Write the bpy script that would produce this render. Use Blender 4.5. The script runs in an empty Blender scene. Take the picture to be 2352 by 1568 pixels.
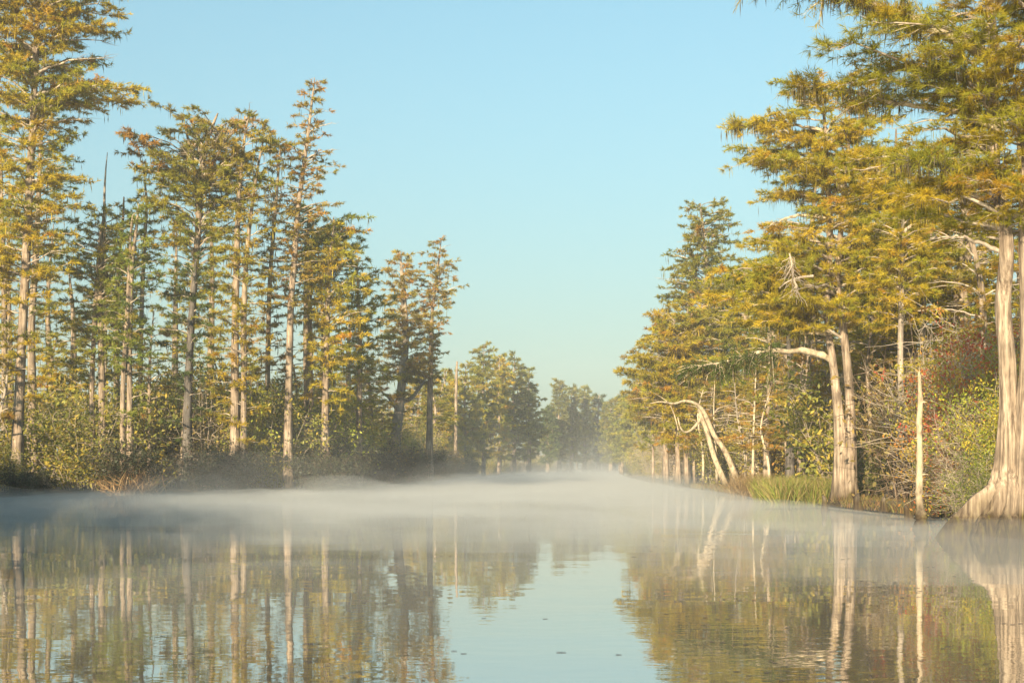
import bpy, math, random
import numpy as np
from mathutils import Vector
R = math.radians
sc = bpy.context.scene
C = sc.collection
# ------------------------------------------------------------------ camera, world, sun
CAMZ = 1.5
cam = bpy.data.cameras.new('camera'); camo = bpy.data.objects.new('camera', cam); C.objects.link(camo)
camo.location = (0, 0, CAMZ); camo.rotation_euler = (R(90), 0, 0)
cam.sensor_width = 36; cam.lens = 50; cam.shift_y = 0.1235
cam.clip_start = 0.1; cam.clip_end = 6000
sc.camera = camo
SUN_EL, SUN_AZ = 18.0, 200.0            # azimuth clockwise from +Y: behind the camera, to its left
sv = Vector((math.sin(R(SUN_AZ))*math.cos(R(SUN_EL)), math.cos(R(SUN_AZ))*math.cos(R(SUN_EL)), math.sin(R(SUN_EL))))
sl = bpy.data.lights.new('sun', 'SUN'); sl.energy = 5.0; sl.angle = R(0.6); sl.color = (1.0, 0.82, 0.57)
so = bpy.data.objects.new('sun', sl); C.objects.link(so); so.rotation_euler = sv.to_track_quat('Z', 'Y').to_euler()
w = bpy.data.worlds.new('World'); sc.world = w; w.use_nodes = True
nt = w.node_tree; nt.nodes.clear()
sky = nt.nodes.new('ShaderNodeTexSky'); sky.sky_type = 'NISHITA'; sky.sun_disc = False
sky.sun_elevation = R(SUN_EL); sky.sun_rotation = R(SUN_AZ); sky.air_density = 1.0; sky.dust_density = 0.6; sky.ozone_density = 1.2
hs = nt.nodes.new('ShaderNodeMixRGB'); hs.blend_type = 'MULTIPLY'; hs.inputs[0].default_value = 1.0; hs.inputs[2].default_value = (0.84, 1.09, 0.95, 1)
bg = nt.nodes.new('ShaderNodeBackground'); bg.inputs[1].default_value = 0.081
wo = nt.nodes.new('ShaderNodeOutputWorld')
nt.links.new(sky.outputs[0], hs.inputs[1]); 
wt = nt.nodes.new('ShaderNodeTexCoord'); ws = nt.nodes.new('ShaderNodeSeparateXYZ'); nt.links.new(wt.outputs['Generated'], ws.inputs[0])
wm = nt.nodes.new('ShaderNodeMapRange'); wm.interpolation_type = 'SMOOTHERSTEP'; wm.inputs[1].default_value = -0.3; wm.inputs[2].default_value = 0.55; wm.inputs[3].default_value = 1.15; wm.inputs[4].default_value = 0.0; nt.links.new(ws.outputs[2], wm.inputs[0])
wx = nt.nodes.new('ShaderNodeMixRGB'); wx.use_clamp = False; wx.inputs[2].default_value = (1.27, 1.40, 1.44, 1); nt.links.new(wm.outputs[0], wx.inputs[0]); nt.links.new(hs.outputs[0], wx.inputs[1]); nt.links.new(wx.outputs[0], bg.inputs[0]); nt.links.new(bg.outputs[0], wo.inputs[0])
sc.view_settings.view_transform = 'Standard'; sc.view_settings.look = 'None'
sc.view_settings.exposure = 1.32; sc.view_settings.gamma = 1.0; sc.view_settings.use_curve_mapping = False
sc.render.engine = 'CYCLES'
cy = sc.cycles
cy.max_bounces = 8; cy.diffuse_bounces = 3; cy.glossy_bounces = 3; cy.transmission_bounces = 4; cy.volume_bounces = 1
cy.transparent_max_bounces = 32; cy.use_denoising = True; cy.sample_clamp_indirect = 4.0

# ------------------------------------------------------------------ photo pixels (2352 wide) to metres
F, CX, HZ = 3266.5, 1176.0, 1077.0
def X(px, d): return (px-CX)/F*d
def Z(py, d): return CAMZ-(py-HZ)/F*d
def shore_d(py): return CAMZ*F/(py-HZ)

# ------------------------------------------------------------------ materials
def newmat(name):
    m = bpy.data.materials.new(name); m.use_nodes = True
    n = m.node_tree.nodes; n.clear(); return m, n, m.node_tree.links
def node(n, t, **kw):
    x = n.new(t)
    for k, v in kw.items(): setattr(x, k, v)
    return x
def ramp(n, stops):
    r = n.new('ShaderNodeValToRGB'); e = r.color_ramp.elements
    while len(e) < len(stops): e.new(0.5)
    for i, (p, c) in enumerate(stops): e[i].position = p; e[i].color = (*c, 1)
    return r
def bark(name, a, b, c, zs=0.12, sc_=9.0, wet=True):
    m, n, l = newmat(name)
    tc = n.new('ShaderNodeTexCoord'); mp = n.new('ShaderNodeMapping'); mp.inputs['Scale'].default_value = (1, 1, zs)
    l.new(tc.outputs['Object'], mp.inputs[0])
    n1 = n.new('ShaderNodeTexNoise'); n1.inputs['Scale'].default_value = sc_; n1.inputs['Detail'].default_value = 6; n1.inputs['Roughness'].default_value = 0.65
    l.new(mp.outputs[0], n1.inputs[0])
    r1 = ramp(n, [(0.32, a), (0.5, b), (0.68, c)]); l.new(n1.outputs[0], r1.inputs[0])
    n2 = n.new('ShaderNodeTexNoise'); n2.inputs['Scale'].default_value = 1.6; n2.inputs['Detail'].default_value = 5; l.new(tc.outputs['Object'], n2.inputs[0])
    r2 = ramp(n, [(0.35, (0.62, 0.60, 0.58)), (0.65, (1.12, 1.08, 1.02))]); l.new(n2.outputs[0], r2.inputs[0])
    mx = n.new('ShaderNodeMixRGB'); mx.blend_type = 'MULTIPLY'; mx.inputs[0].default_value = 1
    l.new(r1.outputs[0], mx.inputs[1]); l.new(r2.outputs[0], mx.inputs[2])
    out = mx.outputs[0]
    if wet:   # water stained foot of the trunk, an uneven line
        sp = n.new('ShaderNodeSeparateXYZ'); l.new(tc.outputs['Object'], sp.inputs[0])
        ad = n.new('ShaderNodeMath'); ad.operation = 'MULTIPLY_ADD'; ad.inputs[1].default_value = -1.6
        l.new(n2.outputs[0], ad.inputs[0]); l.new(sp.outputs[2], ad.inputs[2])
        mr = n.new('ShaderNodeMapRange'); mr.inputs[1].default_value = -0.45; mr.inputs[2].default_value = 0.15; mr.inputs[3].default_value = 0; mr.inputs[4].default_value = 1
        l.new(ad.outputs[0], mr.inputs[0])
        rw = ramp(n, [(0.3, (0.016, 0.011, 0.007)), (0.52, (0.055, 0.038, 0.02)), (0.68, (0.10, 0.085, 0.022))]); l.new(n1.outputs[0], rw.inputs[0])
        m2 = n.new('ShaderNodeMixRGB'); l.new(mr.outputs[0], m2.inputs[0]); l.new(rw.outputs[0], m2.inputs[1]); l.new(out, m2.inputs[2]); out = m2.outputs[0]
    p = n.new('ShaderNodeBsdfPrincipled'); p.inputs['Roughness'].default_value = 0.9; p.inputs['Specular IOR Level'].default_value = 0.2
    bu = n.new('ShaderNodeBump'); bu.inputs['Strength'].default_value = 0.9; bu.inputs['Distance'].default_value = 0.05
    l.new(n1.outputs[0], bu.inputs['Height']); l.new(bu.outputs[0], p.inputs['Normal'])
    l.new(out, p.inputs[0]); o = n.new('ShaderNodeOutputMaterial'); l.new(p.outputs[0], o.inputs[0])
    return m
def leafmat(name, trans=0.35, rough=0.6):
    m, n, l = newmat(name)
    at = n.new('ShaderNodeAttribute'); at.attribute_name = 'tint'
    oi = n.new('ShaderNodeObjectInfo')
    mr = n.new('ShaderNodeMapRange'); mr.inputs[3].default_value = 0.85; mr.inputs[4].default_value = 1.15; l.new(oi.outputs['Random'], mr.inputs[0])
    hv = n.new('ShaderNodeHueSaturation'); l.new(mr.outputs[0], hv.inputs['Value']); l.new(at.outputs['Color'], hv.inputs['Color'])
    d = n.new('ShaderNodeBsdfPrincipled'); d.inputs['Roughness'].default_value = rough; d.inputs['Specular IOR Level'].default_value = 0.25
    t = n.new('ShaderNodeBsdfTranslucent'); l.new(hv.outputs[0], d.inputs[0]); l.new(hv.outputs[0], t.inputs[0])
    ms = n.new('ShaderNodeMixShader'); ms.inputs[0].default_value = trans
    l.new(d.outputs[0], ms.inputs[1]); l.new(t.outputs[0], ms.inputs[2])
    o = n.new('ShaderNodeOutputMaterial'); l.new(ms.outputs[0], o.inputs[0]); return m
M = {}
M['bark'] = bark('cypress_bark', (0.08, 0.058, 0.042), (0.27, 0.215, 0.16), (0.45, 0.375, 0.29), zs=0.07, sc_=13.0)
M['grey'] = bark('grey_bark', (0.12, 0.10, 0.085), (0.30, 0.26, 0.21), (0.42, 0.37, 0.31))
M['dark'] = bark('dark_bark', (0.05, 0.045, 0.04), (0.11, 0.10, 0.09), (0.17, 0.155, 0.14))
M['pale'] = bark('pale_bark', (0.24, 0.19, 0.12), (0.52, 0.44, 0.31), (0.66, 0.58, 0.43), zs=0.5, sc_=6)
M['tan'] = bark('tan_bark', (0.14, 0.11, 0.075), (0.40, 0.33, 0.23), (0.52, 0.45, 0.32), zs=0.4, sc_=7)
M['twig'] = bark('twig_bark', (0.20, 0.17, 0.13), (0.40, 0.34, 0.27), (0.52, 0.46, 0.37), zs=0.4, sc_=5, wet=False)
M['dtwig'] = bark('brown_twig_bark', (0.07, 0.05, 0.035), (0.15, 0.11, 0.075), (0.24, 0.18, 0.13), zs=0.4, sc_=5, wet=False)
M['leaf'] = leafmat('needle_foliage', 0.42)
M['broad'] = leafmat('broad_leaves', 0.4, 0.5)

# ------------------------------------------------------------------ mesh collector
class MB:
    def __init__(s): s.v = []; s.f = []; s.c = []; s.m = []; s.n = 0
    def add(s, v, f, col=None, mat=0):
        v = np.asarray(v, np.float32).reshape(-1, 3); f = np.asarray(f, np.int32)
        s.v.append(v); s.f.append(f+s.n); s.n += len(v)
        if col is None: col = np.full((len(v), 3), 0.3, np.float32)
        s.c.append(np.broadcast_to(np.asarray(col, np.float32), (len(v), 3)))
        s.m.append(np.full(len(f), mat, np.int32))
    def join(s, o, mat):
        for v, f, c in zip(o.v, o.f, o.c): s._j(v, f, c, mat)
        s.n += o.n; return s
    def _j(s, v, f, c, mat): s.v.append(v); s.f.append(f+s.n); s.c.append(c); s.m.append(np.full(len(f), mat, np.int32))
    def build(s, name, mats, parent=None, smooth=False):
        me = bpy.data.meshes.new(name)
        V = np.concatenate(s.v); me.vertices.add(len(V)); me.vertices.foreach_set('co', V.ravel())
        loops = np.concatenate([f.ravel() for f in s.f]); tot = np.concatenate([np.full(len(f), f.shape[1], np.int32) for f in s.f])
        st = np.concatenate([[0], np.cumsum(tot)[:-1]]).astype(np.int32)
        me.loops.add(len(loops)); me.loops.foreach_set('vertex_index', loops.astype(np.int32))
        me.polygons.add(len(tot)); me.polygons.foreach_set('loop_start', st)
        me.polygons.foreach_set('material_index', np.concatenate(s.m))
        if smooth: me.polygons.foreach_set('use_smooth', np.ones(len(tot), bool))
        else: me.polygons.foreach_set('use_smooth', np.zeros(len(tot), bool))
        a = me.color_attributes.new('tint', 'FLOAT_COLOR', 'POINT')
        cc = np.concatenate(s.c); a.data.foreach_set('color', np.concatenate([cc, np.ones((len(cc), 1), np.float32)], 1).astype(np.float32).ravel())
        me.update(calc_edges=True)
        for m in (mats if isinstance(mats, (list, tuple)) else [mats]): me.materials.append(m)
        o = bpy.data.objects.new(name, me); C.objects.link(o)
        if parent: o.parent = parent
        return o
def nrm(a): return a/np.maximum(np.linalg.norm(a, axis=-1, keepdims=True), 1e-9)
def tubes(mb, P, Rr, sides=4, mat=0, flute=None, rng=None, cap=False):
    """P [N,K,3], Rr [N,K]; one tapered tube per row"""
    P = np.asarray(P, np.float64); Rr = np.asarray(Rr, np.float64)
    if P.ndim == 2: P = P[None]; Rr = Rr[None]
    N, K, _ = P.shape
    T = np.gradient(P, axis=1); T = nrm(T)
    vert = np.abs(T[..., 2].mean(1)) > 0.7
    ref = np.where(vert[:, None, None], np.array([1., 0, 0]), np.array([0, 0, 1.]))
    A = nrm(np.cross(T, np.broadcast_to(ref, T.shape))); B = np.cross(T, A)
    th = np.arange(sides)/sides*2*np.pi
    rad = Rr[..., None]*np.ones(sides)
    if flute is not None: rad = rad*flute(th, P, Rr)
    V = P[:, :, None, :]+rad[..., None]*(np.cos(th)[:, None]*A[:, :, None, :]+np.sin(th)[:, None]*B[:, :, None, :])
    idx = np.arange(N*K*sides).reshape(N, K, sides)
    a = idx[:, :-1]; b = idx[:, 1:]
    f = np.stack([a, np.roll(a, -1, 2), np.roll(b, -1, 2), b], -1).reshape(-1, 4)
    mb.add(V.reshape(-1, 3), f, mat=mat)
    if cap:
        for q in range(N):
            mb.add(V[q, -1], [list(range(sides))] if sides == 4 else [[0, i, i+1] for i in range(1, sides-1)], mat=mat)
def catmull(pts, n):
    pts = np.asarray(pts, float); k = len(pts)
    p = np.vstack([2*pts[0]-pts[1], pts, 2*pts[-1]-pts[-2]])
    t = np.linspace(0, k-1-1e-6, n); i = t.astype(int); u = (t-i)[:, None]
    a, b, c, d = p[i], p[i+1], p[i+2], p[i+3]
    return 0.5*((2*b)+(-a+c)*u+(2*a-5*b+4*c-d)*u**2+(-a+3*b-3*c+d)*u**3)
def blades(mb, rng, S, D, L, Wd, col, droop=0.0, mat=0, quad=False):
    """pointed blades: starts S, unit directions D, lengths L, widths Wd, colours col [N,3]"""
    N = len(S)
    if not N: return
    side = nrm(np.cross(D, rng.normal(size=(N, 3))))
    hw = (side*Wd[:, None]*0.5)
    tip = S+D*L[:, None]; tip[:, 2] -= droop*L
    if quad:
        mid = (S+tip)*0.5
        V = np.stack([S, mid+hw, tip, mid-hw], 1).reshape(-1, 3); f = np.arange(4*N).reshape(-1, 4); c = np.repeat(col, 4, 0)
    else:
        V = np.stack([S-hw, S+hw, tip], 1).reshape(-1, 3); f = np.arange(3*N).reshape(-1, 3); c = np.repeat(col, 3, 0)
    mb.add(V, f, c, mat)
OL = np.array   # colours (linear albedo)
PAL = {
 'olive': [(OL([.155, .140, .022]), 5), (OL([.205, .165, .022]), 4), (OL([.10, .115, .022]), 3), (OL([.25, .15, .025]), .4), (OL([.27, .12, .025]), .12)],
 'green': [(OL([.105, .115, .022]), 5), (OL([.14, .145, .024]), 4), (OL([.055, .085, .025]), 3), (OL([.22, .15, .03]), .5)],
 'gold':  [(OL([.235, .180, .018]), 5), (OL([.29, .19, .022]), 3.5), (OL([.15, .155, .020]), 4), (OL([.30, .15, .022]), .35), (OL([.30, .12, .025]), .15)],
 'rust':  [(OL([.20, .13, .035]), 4), (OL([.16, .13, .03]), 4), (OL([.26, .12, .035]), 2.5), (OL([.10, .105, .03]), 2)],
 'far':   [(OL([.12, .115, .030]), 4), (OL([.155, .135, .030]), 4), (OL([.085, .095, .030]), 4), (OL([.17, .13, .04]), 1)],
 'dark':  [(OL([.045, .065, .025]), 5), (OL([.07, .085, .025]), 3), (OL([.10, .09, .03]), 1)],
}
def pick(rng, pal, n):
    cs = np.array([c for c, _ in PAL[pal]])*np.array([1.80, 1.88, 1.05]); p = np.array([q for _, q in PAL[pal]], float); p /= p.sum()
    mean = (cs*p[:, None]).sum(0); return cs[rng.choice(len(cs), n, p=p)]*0.62+mean*0.38

# ------------------------------------------------------------------ cypress crown
class Stem:
    def __init__(s, pts, rr, n=40):
        q = catmull(np.column_stack([pts, rr]), n); s.p = q[:, :3]; s.r = np.maximum(q[:, 3], 0.01)
    def at(s, z):
        zz = np.clip(z, s.p[0, 2], s.p[-1, 2])
        return np.array([np.interp(zz, s.p[:, 2], s.p[:, k]) for k in range(3)]), float(np.interp(zz, s.p[:, 2], s.r))
def make_crown(rng, stems, prof, scale, pal='olive', nlimb=60, dens=1.0, rise=(0.05, 0.45), depth=0.75, droop=0.15,
               moss=0.3, bare=0.06, top_pal=None, bl=1.0, padz=0.0, wmul=1.0, low=0.25):
    """prof: rows (z, left, right) as x offsets in metres; scale: viewing distance that sets leaf size"""
    prof = np.array(sorted(prof)); z0p, z1p = prof[0, 0], prof[-1, 0]
    crown = MB(); wood = MB()
    bL = (0.15+0.0019*scale)*bl; nearf = 0.55 if scale < 62 else 0.72; bL *= (0.8 if scale < 62 else 0.88); bW = scale/1422*0.95*wmul*nearf
    tw = 0.09+0.0011*scale                       # spacing of twigs
    zs = np.linspace(z0p, z1p, 200); wts = np.interp(zs, prof[:, 0], prof[:, 2]-prof[:, 1])+0.4; wts /= wts.sum()
    # stratified heights
    cdf = np.cumsum(wts); zt = np.interp((np.arange(nlimb)+rng.uniform(0.1, 0.9, nlimb))/nlimb, cdf, zs)
    azb = rng.uniform(0, 2*np.pi); nmain = nlimb
    if low: zt = np.concatenate([zt, rng.uniform(max(z0p-(z1p-z0p)*low, min(3.0, z0p-.1)), z0p, int(nlimb*low*.5))]); nlimb = len(zt)
    for i in range(nlimb):
        z = zt[i]; cand = [q for q in stems if q.p[0, 2] < z-1.0 and q.p[-1, 2] > z-1.5] or [stems[0]]; st = cand[rng.integers(len(cand))]
        az = azb+i*2.399+rng.normal()*0.3
        T, _ = st.at(z)
        xl, xr = np.interp(z, prof[:, 0], prof[:, 1]), np.interp(z, prof[:, 0], prof[:, 2])
        c, s_ = math.cos(az), math.sin(az)
        ex = max((xr-T[0]) if c > 0 else (T[0]-xl), 0.3); ed = max(0.35, depth*0.5*(xr-xl))
        ext = math.sqrt((c*ex)**2+(s_*ed)**2)*rng.uniform(0.72, 1.04)
        if rng.random() < 0.22: ext *= rng.uniform(0.35, 0.7)
        if i >= nmain: ext = rng.uniform(0.5, 1.7)
        topf = (z-z0p)/max(z1p-z0p, .1)
        rs = rng.uniform(*rise)*ext*(0.6+0.9*topf)
        zb = max(z-rs, st.p[1, 2]+0.3); A, ra = st.at(zb)
        dirh = np.array([c, s_, 0]); tip = A+dirh*ext; tip[2] = z
        P1 = A+dirh*ext*0.4+np.array([0, 0, (z-zb)*0.8+0.04*ext])
        K = 8; t = np.linspace(0, 1, K)[:, None]
        path = (1-t)**2*A+2*t*(1-t)*P1+t*t*tip
        path[1:] += rng.normal(size=(K-1, 3))*np.array([.035, .035, .02])*ext*np.linspace(.4, 1, K-1)[:, None]
        path[-2:, 2] -= droop*0.25*ext*np.array([0.3, 1.0])*rng.uniform(0, 1)
        r0 = min(ra*0.55, 0.014*ext+0.012); rad = r0*(1-np.linspace(0, 1, K))**0.8+0.005+scale*4e-5
        tubes(wood, path, rad, 5)
        isbare = rng.random() < bare
        lt = pick(rng, (top_pal if (top_pal and topf > 0.72) else pal), 1)[0]
        ns = max(4, int((ext*4.6+2)*dens/(1+scale*0.003)))
        ts = rng.uniform(0.12, 1.0, ns)**0.8; ts[0] = 1.0
        ps = np.array([np.interp(ts, np.linspace(0, 1, K), path[:, k]) for k in range(3)]).T
        side = rng.choice([-1, 1], ns); ang = side*rng.uniform(0.35, 1.25, ns); ang[0] = 0
        ca, sa = np.cos(ang), np.sin(ang)
        sd = np.stack([c*ca-s_*sa, c*sa+s_*ca, rng.uniform(-0.12, 0.28, ns)+padz], 1); sd = nrm(sd)
        ls = np.clip((0.16+0.30*(1-ts))*ext*rng.uniform(0.6, 1.2, ns), 0.25, 2.2)
        tt = np.linspace(0, 1, 4)[None, :, None]
        sp = ps[:, None]+sd[:, None]*ls[:, None, None]*tt
        sp[:, :, 2] -= (droop*ls)[:, None]*np.array([0, .1, .4, .9])*rng.uniform(0.2, 1.4, ns)[:, None]
        sp[:, 1:] += rng.normal(size=(ns, 3, 3))*0.04*ls[:, None, None]
        sr = np.outer(np.clip(0.010*ls+0.004, .004, .02), [1, .75, .5, .25])+scale*5e-5
        tubes(wood, sp, sr*0.75, 3)
        if isbare: continue
        k = np.maximum(3, (ls/tw*1.7).astype(int)); own = np.repeat(np.arange(ns), k); n = len(own)
        u = rng.uniform(0.05, 1.05, n); uc = np.clip(u, 0, 1)*3; iu = np.minimum(uc.astype(int), 2); fr = (uc-iu)[:, None]
        q = sp[own, iu]*(1-fr)+sp[own, iu+1]*fr
        td = nrm(sd[own]+rng.normal(size=(n, 3))*np.array([.75, .75, .28])+np.array([0, 0, 0.10]))
        tl = rng.uniform(0.5, 1.2, n)*tw*1.5
        subt = lt*rng.uniform(0.8, 1.25, (ns, 1)); swap = rng.random(ns) < 0.35; subt[swap] = pick(rng, pal, swap.sum())
        nb = 20 if scale < 62 else 14
        ow = np.repeat(np.arange(n), nb); N = len(ow)
        S = q[ow]+td[ow]*(tl[ow]*rng.uniform(0, 1, N))[:, None]
        D = nrm(td[ow]*0.9+rng.normal(size=(N, 3))*0.5+np.array([0, 0, -0.05]))
        col = subt[own][ow]*rng.uniform(0.72, 1.3, (N, 1))*np.array([1, 1, 1])
        blades(crown, rng, S, D, bL*rng.uniform(0.6, 1.25, N), bW*rng.uniform(.7, 1.3, N), col, droop*0.4)
        nm = rng.poisson(moss*n*0.5)
        if nm:      # hanging strands under the limb
            j = rng.integers(0, n, nm); cl = 0.05
            S = q[j]+rng.normal(size=(nm, 3))*cl
            D = nrm(np.tile([0, 0, -1.], (nm, 1))+rng.normal(size=(nm, 3))*0.07)
            mc = np.where(rng.random((nm, 1)) < 0.55, subt[own][j]*0.8, np.array([.12, .10, .055]))*rng.uniform(.7, 1.2, (nm, 1))
            blades(crown, rng, S, D, (0.16+0.0038*scale)*rng.uniform(.3, 1.5, nm), bW*1.1*rng.uniform(.7, 1.4, nm), mc, quad=True)
    return crown, wood

def tag(o, label, cat, group=None, kind=None):
    if label: o['label'] = label
    if cat: o['category'] = cat
    if group: o['group'] = group
    if kind: o['kind'] = kind
    return o
def empty(name, loc, rz=0.0):
    e = bpy.data.objects.new(name, None); C.objects.link(e); e.location = loc; e.rotation_euler = (0, 0, rz); e.empty_display_size = 0.3; return e
def copy_thing(root, loc, rz=0.0, s=(1, 1, 1)):
    r = root.copy(); C.objects.link(r); r.location = loc; r.rotation_euler = (0, 0, rz); r.scale = s
    for ch in list(root.children):
        c = ch.copy(); C.objects.link(c); c.parent = r
    return r
def trunk_mb(stems, mat_flute=0.10, sides=14):
    mb = MB()
    for si, st in enumerate(stems):
        ph = si*1.7
        def fl(th, P, Rr, ph=ph, st=st):
            k = np.clip((Rr/np.median(st.r)-1.0), 0, 2.2)[..., None]
            return 1+(0.03+mat_flute*k)*(np.cos(5*th+ph)*0.6+np.cos(3*th+1.3+ph)*0.4+np.cos(9*th+2*ph)*0.3+(np.cos(17*th+P[..., 2:3]*0.6)*0.5 if sides > 30 else 0))
        tubes(mb, st.p, st.r, sides, flute=fl)
    return mb
def cypress(name, label, d, stems, prof, seed, cat='tree', bmat='bark', group=None, sides=14, extra_r=None, ydepth=None, base_z=-0.3, tn=40, **kw):
    """stems: lists of (px, py, half width px) from the foot up; prof: (py, left px, right px)"""
    rng = np.random.default_rng(seed)
    x0 = X(stems[0][0][0], d); root = empty(name, (x0, d, 0.0))
    S = []
    for j, s in enumerate(stems):
        pts = [[X(p[0], d)-x0, (0 if j == 0 else 0.25*(-1)**j)+0.02*rng.normal()*i, Z(p[1], d)] for i, p in enumerate(s)]
        rr = [p[2]/F*d*(0.82 if p[1] < 1000 else 0.92) for p in s]
        if j == 0 or s[0][1] > 1000: pts[0][2] = base_z
        S.append(Stem(np.array(pts), np.array(rr), tn))
    if x0 < -8 and 81 < d < 105: kw['dens'] = kw.get('dens', 1.0)*0.84; kw['nlimb'] = int(kw.get('nlimb', 60)*0.94)
    pr = [(Z(a, d), X(b, d)-x0, X(c_, d)-x0) for a, b, c_ in prof]
    trunk = trunk_mb(S, 0.17 if sides > 30 else 0.10, sides=sides)
    if prof:
        crown, wood = make_crown(rng, S, pr, d, **kw)
        trunk.join(wood, 1).build('trunk', [M[bmat], M['twig']], root, smooth=True)
        crown.build('crown', M['leaf'], root)
    else: trunk.build('trunk', M[bmat], root, smooth=True)
    tag(root, label, cat, group)
    return root, rng

exec_scene = True
# ------------------------------------------------------------------ ground, water
LB = np.array([(-40, -34), (0, -30), (65, -24), (79.5, -23.2), (82, -19), (85, -10.8), (100, -9.5), (125, -8.8), (150, -7.8), (220, -6), (300, 1), (400, 14), (470, 24)], float)
RB = np.array([(-40, 16), (0, 16), (24, 15), (32, 14.2), (38, 13.2), (46, 12.6), (56, 12.4), (62, 12.8), (80, 12.6), (104, 13.0), (150, 14.5), (250, 20), (400, 33), (470, 38)], float)
def bank_l(y): return np.interp(y, LB[:, 0], LB[:, 1])
def bank_r(y): return np.interp(y, RB[:, 0], RB[:, 1])
def inside(x, y):    # signed distance-ish to the banks, positive on water
    wob = 0.5*np.sin(y*0.31)+0.35*np.sin(y*0.83+1)
    return np.minimum(np.minimum(x-bank_l(y)+wob, bank_r(y)+wob*0.5-x), (395-y)*0.3)
def ground_h(x, y):
    s = inside(x, y); t = np.clip(0.5-s/2.4, 0, 1); t = t*t*(3-2*t)
    far = np.clip((-s-3)/30, 0, 1)
    return -0.9+t*(1.12+0.25*far)+0.07*np.sin(x*0.9+y*0.4)*t+0.05*np.sin(x*2.3-y*1.7)*t
gx = np.concatenate([np.linspace(-1600, -90, 14)[:-1], np.linspace(-90, -36, 19)[:-1], np.linspace(-36, 40, 153)[:-1], np.linspace(40, 90, 17)[:-1], np.linspace(90, 1600, 14)])
gy = np.concatenate([np.linspace(-600, -40, 8)[:-1], np.linspace(-40, 20, 25)[:-1], np.linspace(20, 160, 176)[:-1], np.linspace(160, 420, 90)[:-1], np.linspace(420, 3000, 16)])
GX, GY = np.meshgrid(gx, gy); GZ = ground_h(GX, GY)
mb = MB(); idx = np.arange(GX.size).reshape(GX.shape)
mb.add(np.stack([GX, GY, GZ], -1).reshape(-1, 3), np.stack([idx[:-1, :-1], idx[:-1, 1:], idx[1:, 1:], idx[1:, :-1]], -1).reshape(-1, 4))
m, n, l = newmat('swamp_soil')
tc = n.new('ShaderNodeTexCoord'); n1 = n.new('ShaderNodeTexNoise'); n1.inputs['Scale'].default_value = 1.3; n1.inputs['Detail'].default_value = 8; l.new(tc.outputs['Object'], n1.inputs[0])
r1 = ramp(n, [(0.3, (0.03, 0.022, 0.012)), (0.5, (0.075, 0.055, 0.03)), (0.7, (0.12, 0.10, 0.045))]); l.new(n1.outputs[0], r1.inputs[0])
p = n.new('ShaderNodeBsdfPrincipled'); p.inputs['Roughness'].default_value = 0.95; l.new(r1.outputs[0], p.inputs[0])
bu = n.new('ShaderNodeBump'); bu.inputs['Distance'].default_value = 0.15; l.new(n1.outputs[0], bu.inputs['Height']); l.new(bu.outputs[0], p.inputs['Normal'])
o = n.new('ShaderNodeOutputMaterial'); l.new(p.outputs[0], o.inputs[0])
tag(mb.build('ground', m, smooth=True), None, None, kind='structure')
# water
mb = MB(); mb.add([(-400, -300, 0), (400, -300, 0), (400, 900, 0), (-400, 900, 0)], [[0, 1, 2, 3]])
m, n, l = newmat('swamp_water')
tc = n.new('ShaderNodeTexCoord')
def wnoise(scale, sx, sy, det, rot=0.0):
    mp = n.new('ShaderNodeMapping'); mp.inputs['Scale'].default_value = (sx, sy, 1); mp.inputs['Rotation'].default_value = (0, 0, rot); l.new(tc.outputs['Object'], mp.inputs[0])
    q = n.new('ShaderNodeTexNoise'); q.inputs['Scale'].default_value = scale; q.inputs['Detail'].default_value = det; q.inputs['Roughness'].default_value = 0.5; l.new(mp.outputs[0], q.inputs[0]); return q
a = wnoise(0.55, 1, 1.3, 2, 0.3); b = wnoise(4.0, 0.7, 1.2, 2, -0.2); patch = wnoise(0.10, 0.5, 1.3, 2)
pr = n.new('ShaderNodeMapRange'); pr.inputs[1].default_value = 0.45; pr.inputs[2].default_value = 0.62; pr.inputs[3].default_value = 0.15; pr.inputs[4].default_value = 1.0; l.new(patch.outputs[0], pr.inputs[0])
mu = n.new('ShaderNodeMath'); mu.operation = 'MULTIPLY'; l.new(b.outputs[0], mu.inputs[0]); l.new(pr.outputs[0], mu.inputs[1])
b1 = n.new('ShaderNodeBump'); b1.inputs['Distance'].default_value = 0.005; b1.inputs['Strength'].default_value = 1.0; l.new(a.outputs[0], b1.inputs['Height'])
b2 = n.new('ShaderNodeBump'); b2.inputs['Distance'].default_value = 0.0018; b2.inputs['Strength'].default_value = 1.0; l.new(mu.outputs[0], b2.inputs['Height']); l.new(b1.outputs[0], b2.inputs['Normal'])
p = n.new('ShaderNodeBsdfPrincipled'); p.inputs['Base Color'].default_value = (0.12, 0.095, 0.06, 1); p.inputs['Roughness'].default_value = 0.015; p.inputs['IOR'].default_value = 1.75
p.inputs['Specular IOR Level'].default_value = 0.8
l.new(b2.outputs[0], p.inputs['Normal'])
gl = n.new('ShaderNodeBsdfGlossy'); gl.inputs['Roughness'].default_value = 0.015; gl.inputs['Color'].default_value = (0.92, 0.93, 0.93, 1); l.new(b2.outputs[0], gl.inputs['Normal'])
wmx = n.new('ShaderNodeMixShader'); wmx.inputs[0].default_value = 0.4; l.new(p.outputs[0], wmx.inputs[1]); l.new(gl.outputs[0], wmx.inputs[2])
o = n.new('ShaderNodeOutputMaterial'); l.new(wmx.outputs[0], o.inputs[0])
tag(mb.build('water', m), None, None, kind='structure')

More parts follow.
